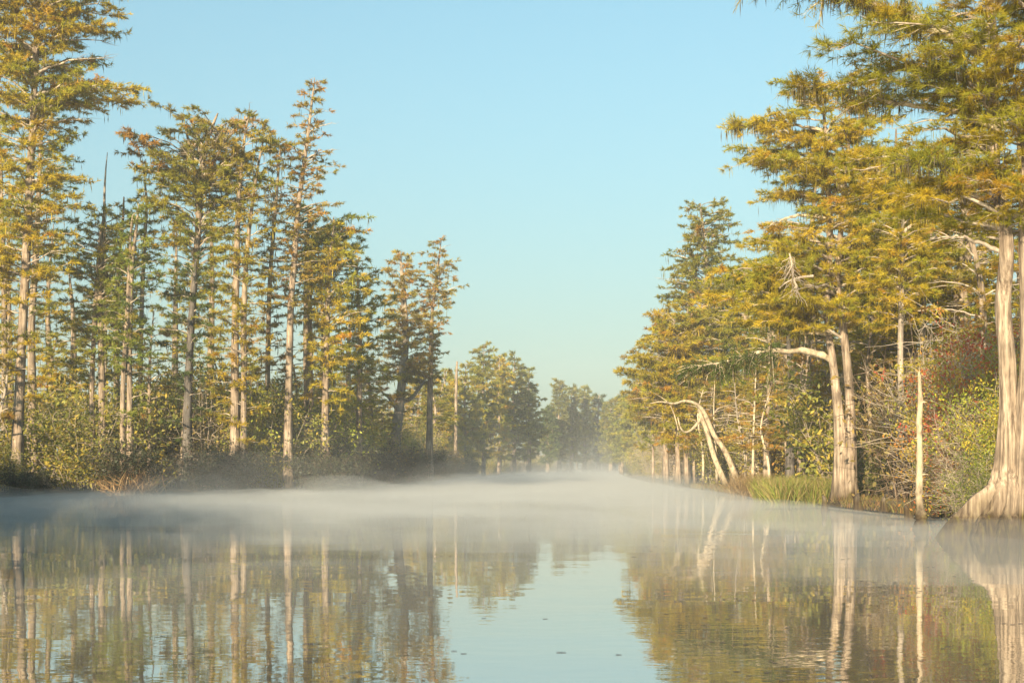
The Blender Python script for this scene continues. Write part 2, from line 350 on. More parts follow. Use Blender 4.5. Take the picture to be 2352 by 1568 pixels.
# ------------------------------------------------------------------ haze and mist
def volmat(name, dens, col, aniso=0.0):
    m, n, l = newmat(name)
    v = n.new('ShaderNodeVolumePrincipled'); v.inputs['Density'].default_value = dens; v.inputs['Color'].default_value = (*col, 1); v.inputs['Anisotropy'].default_value = aniso
    o = n.new('ShaderNodeOutputMaterial'); l.new(v.outputs[0], o.inputs['Volume']); return m
mb = MB(); x0, x1, y0, y1, z0, z1 = -420, 420, -320, 560, -3.5, 42
mb.add([(x0, y0, z0), (x1, y0, z0), (x1, y1, z0), (x0, y1, z0), (x0, y0, z1), (x1, y0, z1), (x1, y1, z1), (x0, y1, z1)],
       [[3, 2, 1, 0], [4, 5, 6, 7], [0, 1, 5, 4], [1, 2, 6, 5], [2, 3, 7, 6], [3, 0, 4, 7]])
# the sheets of ground and water run on below and beyond the box
HAZE = 0.00055
tag(mb.build('haze', volmat('haze_air', HAZE, (0.93, 0.96, 1.0))), 'thin morning haze filling the air over the swamp', None, kind='stuff')
def mist(top, dens, seed, ymin, amp, wl, le, re_):
    rng = np.random.default_rng(seed)
    ys = np.concatenate([np.arange(ymin, 150, 1.0), np.arange(150, 432, 4.0)]); us = np.linspace(0, 1, 60)
    YY, UU = np.meshgrid(ys, us, indexing='ij')
    L = bank_l(YY)-le; Rr = bank_r(YY)+re_; XX = L+(Rr-L)*UU
    h = np.zeros_like(XX)
    for k in range(22):
        a = rng.uniform(0, 2*np.pi); f = 2*np.pi/(wl*rng.uniform(.25, 1.8)); h += np.sin(XX*f*math.cos(a)+YY*f*math.sin(a)*0.6+rng.uniform(0, 6))*rng.uniform(.3, 1)
    h = h/3.0
    edge = np.clip(np.minimum(UU, 1-UU)*9, 0, 1)*np.clip((YY-ymin)/25, 0, 1)*np.clip((430-YY)/25, 0, 1); edge = edge*edge*(3-2*edge)
    top_z = 0.03+top*(0.9+amp*np.clip(h, -0.85, 1.3))*edge; top_z = np.maximum(top_z, 0.03)
    n1, n2 = XX.shape; t = np.stack([XX, YY, top_z], -1).reshape(-1, 3); b_ = np.stack([XX, YY, np.full_like(XX, -0.6)], -1).reshape(-1, 3)
    i = np.arange(n1*n2).reshape(n1, n2); o_ = n1*n2
    f = [np.stack([i[:-1, :-1], i[:-1, 1:], i[1:, 1:], i[1:, :-1]], -1).reshape(-1, 4), (np.stack([i[:-1, :-1], i[1:, :-1], i[1:, 1:], i[:-1, 1:]], -1)+o_).reshape(-1, 4)]
    ring = np.concatenate([i[0, :-1], i[:-1, -1], i[-1, :0:-1], i[:0:-1, 0]]); r2 = np.roll(ring, -1)
    f.append(np.stack([ring, ring+o_, r2+o_, r2], -1))
    mb = MB(); mb.add(np.vstack([t, b_]), np.vstack(f))
    return tag(mb.build('mist', volmat('mist_air', dens, (0.54, 0.57, 0.575)), smooth=False), 'low morning mist lying over the still water', None, group='layers of mist over the water', kind='stuff')
mist(0.30, 0.042, 1, 5, 0.6, 7, 2, 0); mist(0.55, 0.018, 2, 18, 0.9, 10, -1, 0); mist(0.9, 0.0060, 3, 36, 1.2, 13, -3, -1)
mist(1.5, 0.0032, 4, 40, 1.5, 15, -3, -1); mist(2.4, 0.0022, 5, 62, 1.7, 18, -4, -2)

# ------------------------------------------------------------------ the trees of the left bank
ct = cypress
ct('cypress_tree', 'tall thick cypress at the left edge, crown cut off by the picture top', 80,
   [[(30, 1130, 26), (38, 1050, 18), (42, 950, 15), (50, 800, 13), (58, 640, 12), (66, 480, 11), (76, 250, 9), (88, 0, 7), (95, -180, 3)]],
   [(720, -40, 130), (660, -70, 150), (600, -90, 190), (520, -90, 175), (450, -60, 215), (400, -60, 225), (360, -60, 150), (300, -80, 190), (270, -80, 210), (235, -80, 300), (180, -90, 300), (110, -100, 280), (40, -100, 312), (-40, -90, 290), (-120, -60, 220), (-190, 40, 130)],
   11, nlimb=162, pal='gold', dens=1.15, moss=0.35)
ct('cypress_tree', 'pale cypress trunk close behind the leaning one at the left edge, thin crown high up', 88,
   [[(76, 1130, 22), (75, 1000, 15), (73, 880, 12), (72, 750, 10), (80, 600, 9), (88, 500, 7), (96, 300, 5), (104, 120, 3)]],
   [(640, 20, 140), (560, 10, 170), (480, 20, 150), (380, 10, 190), (300, 20, 150), (200, 40, 200), (120, 80, 130)], 12, nlimb=60, pal='green', moss=0.4)
ct('cypress_tree', 'slim cypress trunk at the very left edge of the picture', 95,
   [[(12, 1120, 12), (11, 950, 9), (9, 700, 8), (4, 500, 6), (0, 350, 4), (-4, 250, 2)]],
   [(650, -60, 60), (520, -80, 70), (400, -60, 60), (250, -20, 20)], 13, nlimb=48, pal='gold')
ct('cypress_tree', 'two-stemmed cypress with a bushy low crown right of the tall left edge tree', 84.5,
   [[(238, 1120, 16), (236, 1000, 11), (234, 850, 9), (232, 700, 8), (236, 560, 6), (240, 470, 3)],
    [(216, 1100, 9), (214, 900, 7), (222, 700, 6), (232, 560, 4), (238, 500, 2)]],
   [(790, 130, 300), (730, 120, 310), (650, 150, 330), (600, 130, 320), (540, 150, 310), (500, 180, 300), (465, 215, 268)], 14, nlimb=102, pal='olive', moss=0.35, dens=1.05)
ct('dead_snag', 'thin bare grey spike above the bushy low crown near the left edge', 92,
   [[(244, 1100, 7), (242, 800, 5), (241, 600, 4.5), (240, 470, 3.6), (242, 400, 2.2), (246, 352, 0.8)]], [], 15, cat='dead tree', bmat='grey')
ct('cypress_tree', 'cypress with a pale spotted trunk and a shaggy crown reaching just above the low crowns', 90,
   [[(268, 1120, 14), (268, 950, 9), (267, 800, 8), (270, 650, 6), (280, 520, 4), (285, 455, 2)]],
   [(820, 180, 320), (720, 200, 350), (620, 220, 360), (540, 240, 370), (490, 260, 330), (450, 275, 300)], 16, nlimb=72, pal='olive', moss=0.4)
ct('dead_snag', 'bare broken grey stem with short stubs standing beside the big round crown', 90,
   [[(318, 1110, 10), (322, 900, 7), (326, 700, 6), (333, 560, 5), (338, 470, 4), (333, 420, 2.4), (336, 368, 0.9)]], [(560, 300, 380), (480, 310, 360), (430, 310, 350), (405, 296, 340), (395, 320, 340)], 17, cat='dead tree', bmat='grey', nlimb=19, bare=0.5, moss=0.6, pal='olive')
ct('cypress_tree', 'cypress with three light trunks among the middle left trees and a ragged olive crown', 82,
   [[(300, 1120, 14), (298, 950, 9), (297, 780, 8), (303, 620, 7), (312, 520, 4), (318, 470, 2)],
    [(286, 1110, 8), (285, 900, 7), (296, 700, 6), (300, 560, 4), (308, 500, 2)]],
   [(860, 230, 360), (780, 210, 370), (700, 240, 370), (600, 260, 390), (540, 270, 370), (470, 300, 340)], 18, nlimb=72, pal='green', moss=0.4)
ct('cypress_tree', 'broad round-topped cypress with fanning pale limbs and a shaded dark lower trunk', 85,
   [[(428, 1130, 24), (428, 1000, 13), (434, 850, 11), (440, 740, 10), (448, 620, 9.5), (457, 520, 9), (458, 440, 8), (470, 350, 6), (490, 285, 4), (500, 262, 2)],
    [(458, 470, 6), (480, 400, 5), (520, 330, 4), (560, 285, 3), (590, 258, 1.5)],
    [(457, 500, 5), (448, 420, 5), (436, 350, 4), (425, 300, 3), (420, 282, 1.5)]],
   [(700, 400, 520), (640, 360, 540), (600, 370, 520), (560, 330, 560), (500, 360, 600), (470, 330, 610), (440, 330, 620), (400, 300, 630), (370, 350, 640), (340, 300, 640), (310, 310, 640), (285, 375, 625), (262, 430, 610), (243, 490, 560)],
   19, nlimb=144, pal='olive', top_pal='rust', moss=0.55, bare=0.14, rise=(0.15, 0.7), dens=1.0)
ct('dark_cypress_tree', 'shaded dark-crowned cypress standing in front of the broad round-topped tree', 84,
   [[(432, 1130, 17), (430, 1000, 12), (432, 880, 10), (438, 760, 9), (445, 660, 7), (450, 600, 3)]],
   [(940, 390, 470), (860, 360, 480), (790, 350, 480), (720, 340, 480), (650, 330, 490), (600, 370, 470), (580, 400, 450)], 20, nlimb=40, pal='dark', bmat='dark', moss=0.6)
ct('cypress_tree', 'straight pale double-trunked cypress under the right half of the round crown', 84.5,
   [[(540, 1120, 20), (540, 1000, 13), (540, 850, 11), (540, 720, 10), (543, 620, 9), (548, 480, 7), (556, 380, 5), (566, 300, 3), (575, 265, 2)],
    [(560, 1100, 10), (562, 900, 8), (562, 720, 8), (572, 560, 6), (590, 420, 4), (604, 330, 2)]],
   [(900, 470, 610), (820, 480, 640), (760, 470, 620), (700, 500, 640), (630, 490, 650), (560, 500, 650), (500, 510, 640), (440, 530, 650), (380, 540, 650), (320, 540, 640), (280, 550, 620), (262, 565, 600)],
   21, nlimb=126, pal='gold', moss=0.55, dens=1.1)
ct('cypress_tree', 'slim cypress hung with dark moss between the round crown and the tall spire', 97,
   [[(612, 1120, 14), (614, 950, 8), (616, 800, 7), (620, 650, 6), (632, 480, 5), (645, 340, 2)]],
   [(860, 560, 660), (760, 580, 680), (660, 590, 670), (560, 600, 680), (460, 600, 690), (380, 610, 690), (330, 630, 670)], 22, nlimb=72, pal='rust', moss=0.9, dens=0.85)
ct('cypress_tree', 'tallest spire-shaped cypress of the left bank with separate flat tiers of foliage', 87,
   [[(664, 1120, 17), (662, 1000, 11), (664, 860, 10), (669, 700, 9), (676, 600, 8), (684, 500, 7), (695, 400, 6), (706, 320, 4.5), (714, 250, 3.5), (720, 200, 2.2), (722, 180, 1)]],
   [(640, 630, 740), (600, 625, 740), (560, 640, 745), (520, 640, 750), (490, 650, 755), (465, 645, 800), (440, 640, 770), (420, 650, 720), (395, 655, 806), (370, 665, 760), (340, 660, 818), (318, 665, 770), (295, 668, 790), (275, 685, 770), (255, 672, 772), (238, 690, 780), (215, 690, 722), (195, 688, 768), (178, 712, 735)],
   23, nlimb=100, pal='rust', moss=0.25, bare=0.08, rise=(0.12, 0.5), dens=0.82, bl=0.85, depth=0.8)
ct('cypress_tree', 'paired straight cypress trunks right of the tall spire, branches hanging with moss', 92,
   [[(706, 1120, 15), (705, 980, 9), (703, 800, 8), (704, 650, 7.5), (706, 560, 6), (712, 480, 3)],
    [(718, 1110, 9), (716, 900, 6), (714, 700, 5), (716, 580, 4), (722, 500, 2)]],
   [(700, 650, 780), (640, 650, 790), (590, 670, 850), (555, 680, 872), (520, 690, 866), (490, 700, 830), (470, 700, 760)], 24, nlimb=62, pal='green', moss=0.9)
ct('cypress_tree', 'cypress with a clean grey trunk and drooping tiers left of the dark leaning tree', 90,
   [[(748, 1120, 17), (747, 980, 11), (749, 840, 9), (753, 700, 7.5), (758, 600, 5.5), (764, 540, 3), (766, 500, 1.6)]],
   [(870, 690, 800), (800, 700, 860), (750, 690, 850), (700, 700, 870), (650, 700, 880), (600, 700, 880), (560, 710, 850), (520, 730, 830), (498, 750, 790)], 25, nlimb=96, pal='gold', moss=0.6, dens=1.1)
ct('cypress_tree', 'mid-height olive cypress with a reddish trunk foot behind the brown thicket', 98,
   [[(826, 1110, 12), (825, 1000, 8), (826, 860, 7), (826, 760, 6), (822, 680, 4), (820, 600, 2)]],
   [(880, 770, 900), (820, 780, 900), (760, 780, 920), (700, 780, 900), (650, 780, 890), (610, 790, 880), (588, 810, 860)], 26, nlimb=84, pal='olive', moss=0.5)
ct('cypress_tree', 'dark leaning cypress with a forked lower branch in front of the channel bend', 130,
   [[(902, 1105, 19), (908, 1010, 14), (917, 940, 13), (926, 850, 11), (932, 780, 9), (928, 700, 8), (924, 640, 6), (918, 580, 2)],
    [(915, 945, 7), (895, 915, 6), (880, 905, 3), (868, 880, 1.5)], [(922, 925, 7), (945, 915, 6), (965, 890, 4), (978, 870, 2)]],
   [(880, 840, 990), (820, 850, 1000), (770, 870, 1010), (740, 880, 1000), (700, 870, 990), (660, 880, 985), (630, 870, 980), (605, 876, 960), (585, 892, 950), (572, 905, 930)], 27, nlimb=96, pal='rust', bmat='grey', moss=0.3, dens=0.9, rise=(0.1, 0.6))
ct('cypress_tree', 'slender cypress with open arching tiers, last tall tree before the sky gap on the left', 131,
   [[(986, 1100, 11), (987, 960, 8), (990, 820, 7), (993, 720, 5), (1003, 640, 4), (1010, 580, 2), (1014, 550, 1)]],
   [(835, 930, 1010), (800, 960, 1030), (776, 960, 1048), (740, 960, 1020), (700, 960, 1040), (655, 955, 1072), (625, 962, 1040), (605, 968, 1058), (580, 975, 1035), (560, 985, 1035), (546, 1005, 1025)], 28, nlimb=76, pal='rust', moss=0.25, dens=0.75, bl=0.85, rise=(0.15, 0.6))
ct('dead_snag', 'straight bare dead pole standing alone on the far left bank', 190,
   [[(1046, 1090, 5.5), (1047, 980, 4.6), (1048, 880, 4), (1050, 832, 2.6)]], [], 29, cat='dead tree', bmat='bark')
for i, (px, top, hw, d, pal, lab) in enumerate([
    (1068, 830, 55, 215, 'olive', 'olive cypress just right of the bare pole on the far left bank'),
    (1110, 788, 48, 225, 'olive', 'flat-topped olive cypress, tallest of the far left bank cluster'),
    (1146, 812, 40, 240, 'gold', 'golden cypress with a pale trunk in the far left bank cluster'),
    (1180, 812, 45, 250, 'far', 'rounded cypress near the right end of the far left bank cluster'),
    (1214, 845, 42, 262, 'far', 'dark green cypress closing the far left bank cluster'),
    (1020, 850, 50, 205, 'gold', 'low bright cypress crown left of the bare pole'),
    (960, 830, 55, 190, 'gold', 'yellowish cypress filling the gap behind the dark leaning tree'),
    (1284, 872, 22, 340, 'far', 'leftmost narrow cypress of the distant group at the channel end'),
    (1312, 888, 22, 352, 'far', 'second distant cypress at the channel end'),
    (1342, 888, 24, 362, 'far', 'distant round cypress in the middle of the channel end group'),
    (1374, 902, 24, 372, 'dark', 'dark narrow cypress in the distant channel end group'),
    (1258, 935, 26, 330, 'dark', 'low dark cypress where the far left bank meets the channel end'),
    (1402, 918, 24, 335, 'far', 'small dark cypress at the right of the channel end'),
    (1428, 900, 34, 300, 'far', 'olive cypress behind the misty far right bank'),
    (1462, 850, 46, 262, 'olive', 'hazy olive cypress on the far right bank beside the channel'),
    ]):
    tr = 1085
    rng = np.random.default_rng(100+i)
    H = tr-top
    prof = [(top+H*f, px-hw*k*rng.uniform(.8, 1.15), px+hw*k*rng.uniform(.8, 1.15)) for f, k in [(0, .2), (.06, .55), (.14, .7), (.25, .8), (.38, .95), (.5, .9), (.62, 1), (.74, .8), (.82, .5)]]
    ct('cypress_tree', lab, d, [[(px, tr, 6), (px+2, tr-H*.3, 3.6), (px-1, tr-H*.6, 2.8), (px+2, top+6, 0.8)]], prof, 200+i, nlimb=76, pal=pal, moss=0.2, dens=1.25, wmul=1.1)

# ------------------------------------------------------------------ the trees of the right bank
big, rg = ct('cypress_tree', 'nearest cypress at the right edge with a wide fluted wet foot and two tall stems', 30.5,
   [[(2322, 1262, 134), (2324, 1225, 112), (2328, 1180, 84), (2331, 1130, 58), (2330, 1080, 40), (2328, 1000, 33), (2322, 920, 26), (2315, 820, 23), (2311, 700, 22), (2306, 560, 19), (2300, 400, 16), (2290, 250, 14), (2282, 140, 13), (2278, 0, 12), (2272, -160, 8), (2270, -300, 4)],
    [(2345, 1120, 40), (2352, 1000, 30), (2354, 850, 24), (2350, 700, 21), (2346, 560, 20), (2350, 400, 17), (2356, 250, 14), (2362, 100, 12), (2366, -100, 9), (2370, -250, 5)]],
   [(540, 2080, 2480), (470, 1960, 2520), (400, 1930, 2560), (330, 1960, 2580), (270, 1990, 2580), (230, 1900, 2560), (170, 1850, 2560), (120, 1860, 2560), (90, 1990, 2520), (20, 2050, 2560), (-60, 2000, 2540), (-150, 2080, 2500), (-290, 2220, 2420)],
   31, nlimb=180, low=0, pal='gold', moss=0.75, dens=1.5, depth=0.6, sides=72, tn=80, bare=0.05, droop=0.2, rise=(0.05, 0.35))
def big_limb(root, pts, d, r0, r1, seed, y_off=0.0, mat='pale', foliage=True, pal='gold', moss=1.2, below=0.0, sub=1.0, t0=0.35, bladepad=0.1, name='limb', ylist=None, ls_=(0.25, 0.8)):
    """a drawn limb in the parent's space with drooping sprays along it"""
    rng = np.random.default_rng(seed); rx = root.location.x; ry = root.location.y
    P = catmull([[X(a, d)-rx, (ylist[i] if ylist else y_off*i/len(pts)), Z(b, d)] for i, (a, b) in enumerate(pts)], 24)
    rr = np.linspace(r0, r1, 24); mb = MB()
    P[2:] += rng.normal(size=(22, 3))*0.02
    tubes(mb, P, rr*(1+0.12*rng.normal(size=24)), 8); L = np.linalg.norm(np.diff(P, axis=0), axis=1).sum()
    ns = int(L*7*sub); t = rng.uniform(t0, 1, ns)
    q = np.array([np.interp(t, np.linspace(0, 1, 24), P[:, k]) for k in range(3)]).T
    main = nrm(P[-1]-P[0])
    sd = nrm(main*0.9+rng.normal(size=(ns, 3))*np.array([.6, .9, .35])+np.array([0, 0, bladepad-below])); ls = rng.uniform(*ls_, ns)*(1.15-0.4*t)*(0.6+L*0.1)
    tt = np.linspace(0, 1, 4)[None, :, None]; sp = q[:, None]+sd[:, None]*ls[:, None, None]*tt; sp[:, :, 2] -= 0.2*ls[:, None]*np.array([0, .1, .4, 1])
    tubes(mb, sp, np.outer(0.008+0.01*ls, [1, .7, .45, .2])+d*4e-5, 3)
    o = mb.build(name, M[mat], root, smooth=True)
    if foliage:
        cr = MB(); k = 9; n = ns*k; own = np.repeat(np.arange(ns), k); u = rng.uniform(0.1, 1, n)[:, None]
        s0 = q[own]+sd[own]*ls[own][:, None]*u; s0[:, 2] -= 0.2*ls[own]*u[:, 0]**2
        td = nrm(sd[own]+rng.normal(size=(n, 3))*.5); nb = 8; ow = np.repeat(np.arange(n), nb); N = len(ow)
        S = s0[ow]+td[ow]*rng.uniform(0, .25, (N, 1)); D = nrm(td[ow]+rng.normal(size=(N, 3))*.5+np.array([0, 0, .1]))
        tint = pick(rng, pal, ns)[own][ow]*rng.uniform(.75, 1.25, (N, 1))
        blades(cr, rng, S, D, (0.12+0.0016*d)*rng.uniform(.6, 1.2, N), d/1422*.62*rng.uniform(.7, 1.3, N), tint, 0.05)
        nm = int(n*moss*0.5); j = rng.integers(0, n, nm); S = s0[j]; D = nrm(np.tile([0, 0, -1.], (nm, 1))+rng.normal(size=(nm, 3))*.06)
        mc = np.where(rng.random((nm, 1)) < .5, np.array([.16, .12, .03]), np.array([.11, .09, .05]))*rng.uniform(.7, 1.2, (nm, 1))
        blades(cr, rng, S, D, (0.16+0.004*d)*rng.uniform(.4, 1.7, nm), d/1422*.8*rng.uniform(.7, 1.4, nm), mc, quad=True)
        cr.build('foliage', M['leaf'], o)
    return o
big_limb(big, [(2284, 145), (2210, 116), (2130, 90), (2060, 70), (2000, 55), (1920, 40), (1850, 27), (1770, 20), (1690, 28)], 30.5, 0.125, 0.02, 41, t0=0.2, sub=4.0, pal='gold', moss=1.0, ls_=(0.25, 0.75), ylist=[0, -.3, -.5, -.8, -1.0, -1.3, -1.5, -1.7, -1.9])
big_limb(big, [(2306, 470), (2240, 440), (2170, 415), (2100, 400), (2040, 402)], 30.5, 0.07, 0.015, 42, mat='dark', pal='olive', moss=1.6, sub=1.6, ylist=[0, -.4, -.8, -1.1, -1.3])
big_limb(big, [(2300, 300), (2220, 250), (2120, 225), (2020, 190), (1930, 165), (1870, 160)], 30.5, 0.08, 0.015, 43, pal='gold', moss=1.4, sub=1.6, ylist=[0, .4, .8, 1.1, 1.3, 1.5])
big_limb(big, [(2310, 590), (2250, 566), (2190, 552), (2130, 556)], 30.5, 0.06, 0.012, 44, mat='twig', foliage=False, sub=0.8, ylist=[0, -.2, -.3, -.4])

mid, rg = ct('cypress_tree', 'two-stemmed tan cypress rising from a dark mound, with one long crooked limb to the left', 57,
   [[(1942, 1165, 40), (1944, 1130, 31), (1938, 1060, 22), (1928, 960, 15), (1918, 880, 12), (1909, 820, 10.5), (1904, 750, 9.5), (1904, 640, 9.5), (1902, 520, 9), (1900, 440, 8), (1896, 340, 6), (1892, 240, 3)],
    [(1948, 1080, 20), (1950, 960, 14), (1944, 860, 12), (1934, 760, 11), (1920, 660, 9), (1926, 560, 8), (1935, 440, 6), (1945, 330, 4), (1950, 260, 2)]],
   [(745, 1660, 1960), (715, 1650, 2010), (680, 1620, 2020), (620, 1650, 2040), (560, 1680, 2050), (520, 1730, 2040), (470, 1760, 2050), (430, 1692, 2060), (400, 1720, 2060), (365, 1640, 2060), (330, 1690, 2050), (290, 1684, 2040), (250, 1760, 2030), (200, 1756, 2010), (150, 1850, 1990)],
   32, nlimb=180, low=0, pal='gold', moss=0.8, dens=1.25, sides=24, droop=0.25, depth=0.6, tn=60, rise=(-0.05, 0.4))
big_limb(mid, [(1912, 830), (1880, 818), (1840, 810), (1800, 812), (1760, 812), (1700, 825), (1640, 842), (1580, 850)], 57, 0.16, 0.03, 45, sub=1.9, t0=0.45, pal='dark', moss=1.5, below=0.45, ylist=[0, -.3, -.6, -.8, -1, -1.2, -1.4, -1.6], ls_=(0.5, 1.3))
big_limb(mid, [(1908, 768), (1870, 768), (1830, 770), (1790, 758)], 57, 0.10, 0.035, 46, sub=1.2, pal='olive', moss=0.8, ylist=[0, -.3, -.5, -.7])
big_limb(mid, [(1900, 300), (1860, 292), (1810, 280), (1760, 276), (1700, 285)], 57, 0.07, 0.02, 47, sub=2.2, pal='gold', moss=1.3, ylist=[0, .3, .5, .7, .8], ls_=(0.4, 1.0))
big_limb(mid, [(1904, 505), (1850, 500), (1800, 510), (1760, 530)], 57, 0.08, 0.025, 48, foliage=False, sub=1.2, t0=0.3, ylist=[0, -.3, -.6, -.9])
# pair leaning out over the water
lean = empty('leaning_tree', (X(1668, 100), 100, 0))
sa = Stem(np.array([[X(a, 100)-X(1668, 100), y, Z(b, 100)] for a, b, y in [(1676, 1145, 0), (1664, 1110, 0), (1640, 1050, 0), (1622, 990, -.1), (1608, 955, -.2), (1604, 930, -.3)]]), np.array([12, 8, 6, 5.4, 4.2, 2.2])/F*100)
sb = Stem(np.array([[X(a, 100)-X(1668, 100), y, Z(b, 100)] for a, b, y in [(1704, 1145, .4), (1694, 1105, .4), (1668, 1040, .3), (1640, 1000, .1), (1616, 950, -.3), (1596, 930, -.5), (1570, 924, -.6), (1545, 930, -.7), (1515, 926, -.8), (1490, 930, -.9)]]), np.array([11, 8, 6.4, 5.8, 5, 3.5, 3, 2.4, 1.6, .7])/F*100)
trunk_mb([sa, sb]).build('trunk', M['tan'], lean, smooth=True)
mbq = MB(); q = catmull([[X(a, 100)-X(1668, 100), -.2, Z(b, 100)] for a, b in [(1610, 962), (1592, 985), (1574, 995), (1562, 984), (1556, 960)]], 12); tubes(mbq, q, np.linspace(4, 1.2, 12)/F*100, 6)
q = catmull([[X(a, 100)-X(1668, 100), -.5, Z(b, 100)] for a, b in [(1556, 990), (1545, 950), (1530, 925), (1500, 905)]], 12); tubes(mbq, q, np.linspace(1.8, .6, 12)/F*100, 5)
mbq.build('limb', M['tan'], lean, smooth=True)
tag(lean, 'pair of cream-barked trunks leaning left over the misty water, bent at the top', 'tree')

ct('cypress_tree', 'first of the slim cypress clump at the misty point, stands on a dark fluted foot', 108,
   [[(1560, 1136, 15), (1558, 1115, 10), (1557, 1060, 6), (1555, 980, 5), (1552, 860, 4), (1548, 740, 1.5)]],
   [(1000, 1480, 1580), (950, 1470, 1600), (900, 1440, 1600), (850, 1430, 1610), (815, 1425, 1610), (770, 1470, 1610), (720, 1480, 1600), (700, 1520, 1580)], 51, nlimb=90, pal='gold', moss=0.4, dens=1.0)
ct('cypress_tree', 'second straight trunk of the slim clump at the misty point, touching its left neighbour', 108.6,
   [[(1578, 1130, 13), (1577, 1110, 8), (1576, 1060, 6), (1574, 980, 5), (1576, 860, 4), (1580, 700, 1.5)]],
   [(960, 1500, 1640), (900, 1480, 1650), (850, 1480, 1660), (800, 1480, 1660), (740, 1500, 1660), (690, 1540, 1640)], 52, nlimb=78, pal='gold', moss=0.4)
ct('cypress_tree', 'third thinner trunk of the slim clump, left of the leaning cream trunks', 110,
   [[(1594, 1130, 12), (1592, 1105, 7), (1594, 1050, 4.6), (1598, 950, 4), (1606, 800, 3), (1610, 680, 1.5)]],
   [(900, 1540, 1680), (840, 1540, 1700), (780, 1540, 1700), (720, 1560, 1690), (670, 1580, 1660)], 53, nlimb=66, pal='rust', moss=0.4)
ct('cypress_tree', 'small cypress foot standing alone in mist left of the slim clump', 128,
   [[(1501, 1125, 7), (1500, 1090, 4), (1500, 1040, 3), (1500, 960, 2.5), (1498, 880, 1)]],
   [(1000, 1450, 1540), (950, 1430, 1550), (910, 1440, 1540), (870, 1470, 1520)], 54, nlimb=48, pal='olive')
ct('cypress_tree', 'tall feathery cypress with fine hanging foliage behind the hanging gold crown', 118,
   [[(1640, 1110, 12), (1636, 900, 7), (1628, 700, 5.5), (1618, 560, 4), (1608, 470, 1.5)]],
   [(800, 1510, 1720), (740, 1520, 1720), (680, 1515, 1720), (630, 1520, 1720), (580, 1528, 1710), (540, 1545, 1705), (510, 1555, 1700), (480, 1570, 1695), (458, 1590, 1650)], 55, nlimb=126, pal='olive', moss=0.35, dens=0.95, bl=0.9)
ct('cypress_tree', 'rust-tinged cypress crown stepping down toward the channel on the right bank', 124,
   [[(1530, 1110, 9), (1528, 950, 5), (1526, 850, 4), (1530, 720, 1.5)]],
   [(960, 1440, 1600), (900, 1430, 1610), (860, 1450, 1600), (820, 1430, 1600), (780, 1480, 1600), (730, 1480, 1590), (705, 1500, 1560)], 56, nlimb=84, pal='rust', moss=0.3)
ct('cypress_tree', 'olive cypress filling the space under the tall feathery tree', 105,
   [[(1700, 1120, 11), (1704, 980, 7), (1712, 850, 6), (1712, 700, 4), (1712, 600, 1.5)]],
   [(900, 1640, 1780), (850, 1630, 1790), (780, 1600, 1790), (700, 1610, 1790), (640, 1640, 1780), (590, 1680, 1760)], 57, nlimb=90, pal='olive', moss=0.4)
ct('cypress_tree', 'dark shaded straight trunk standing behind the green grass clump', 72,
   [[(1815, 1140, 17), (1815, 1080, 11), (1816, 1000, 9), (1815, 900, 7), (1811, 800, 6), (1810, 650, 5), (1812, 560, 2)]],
   [(760, 1720, 1880), (700, 1720, 1900), (640, 1740, 1900), (590, 1760, 1880), (555, 1780, 1850)], 58, nlimb=60, pal='dark', bmat='dark', moss=0.6)  # dark bark and needle colours carry the shade on this trunk
ct('cypress_tree', 'thick leaning cypress trunk just right of the two-stemmed tan cypress', 66,
   [[(1992, 1165, 26), (1990, 1080, 17), (1992, 980, 14), (1996, 860, 12), (2002, 740, 10), (2010, 600, 8), (2016, 480, 5), (2020, 380, 2)],
    [(2006, 1120, 12), (2008, 980, 9), (2020, 840, 9), (2030, 720, 8), (2040, 600, 6), (2050, 480, 3)]],
   [(690, 1950, 2110), (670, 1920, 2130), (640, 1930, 2150), (560, 1940, 2160), (480, 1930, 2170), (400, 1940, 2150), (340, 1980, 2100)], 59, nlimb=114, pal='gold', moss=0.6, dens=1.2)
ct('cypress_tree', 'grey cypress with a broad flared foot behind the weathered pole', 55,
   [[(2062, 1180, 42), (2062, 1150, 30), (2066, 1110, 18), (2068, 1050, 11), (2068, 940, 9), (2070, 800, 8), (2074, 660, 7), (2078, 520, 4), (2080, 440, 2)]],
   [(690, 2000, 2160), (660, 1980, 2180), (600, 1990, 2200), (520, 2010, 2200), (440, 2040, 2140)], 60, nlimb=84, pal='gold', bmat='grey', moss=0.5, dens=1.1)
# weathered snag
sn = empty('dead_snag', (X(2114, 35.5), 35.5, 0))
def sx(l): return np.array([[X(a, 35.5)-X(2114, 35.5), y, Z(b, 35.5)] for a, b, y in l])
ss = Stem(sx([(2116, 1235, 0), (2117, 1212, 0), (2116, 1185, 0), (2113, 1160, 0), (2112, 1120, .01), (2113, 1040, .03), (2112, 960, .02), (2112, 900, .0), (2111, 856, .02)]), np.array([19, 16, 12.5, 8, 8.2, 7.6, 6.6, 5, 2.2])/F*35.5, 50)
rgs = np.random.default_rng(9); ss.r *= 1+0.10*rgs.normal(size=50); ss.p[:, 0] += np.convolve(rgs.normal(size=54), np.ones(5)/5, 'valid')*0.022
mbq = trunk_mb([ss], 0.15, 18)
for zt_, dx in ((1.3, .2), (2.2, -.16), (3.1, .14)):
    c0, r_ = ss.at(zt_); tubes(mbq, np.array([c0, c0+[dx*.5, -.05, .05], c0+[dx, -.08, .04]]), np.array([.03, .022, .008]), 5)
for dx, hz in ((-.03, .16), (.025, .09), (.0, .24)):
    c0 = ss.p[-3]; tubes(mbq, np.array([c0+[dx, 0, -.1], c0+[dx, 0, hz*.5], c0+[dx*1.3, 0, hz]]), np.array([.022, .018, .004]), 4)
mbq.build('trunk', M['tan'], sn, smooth=True)
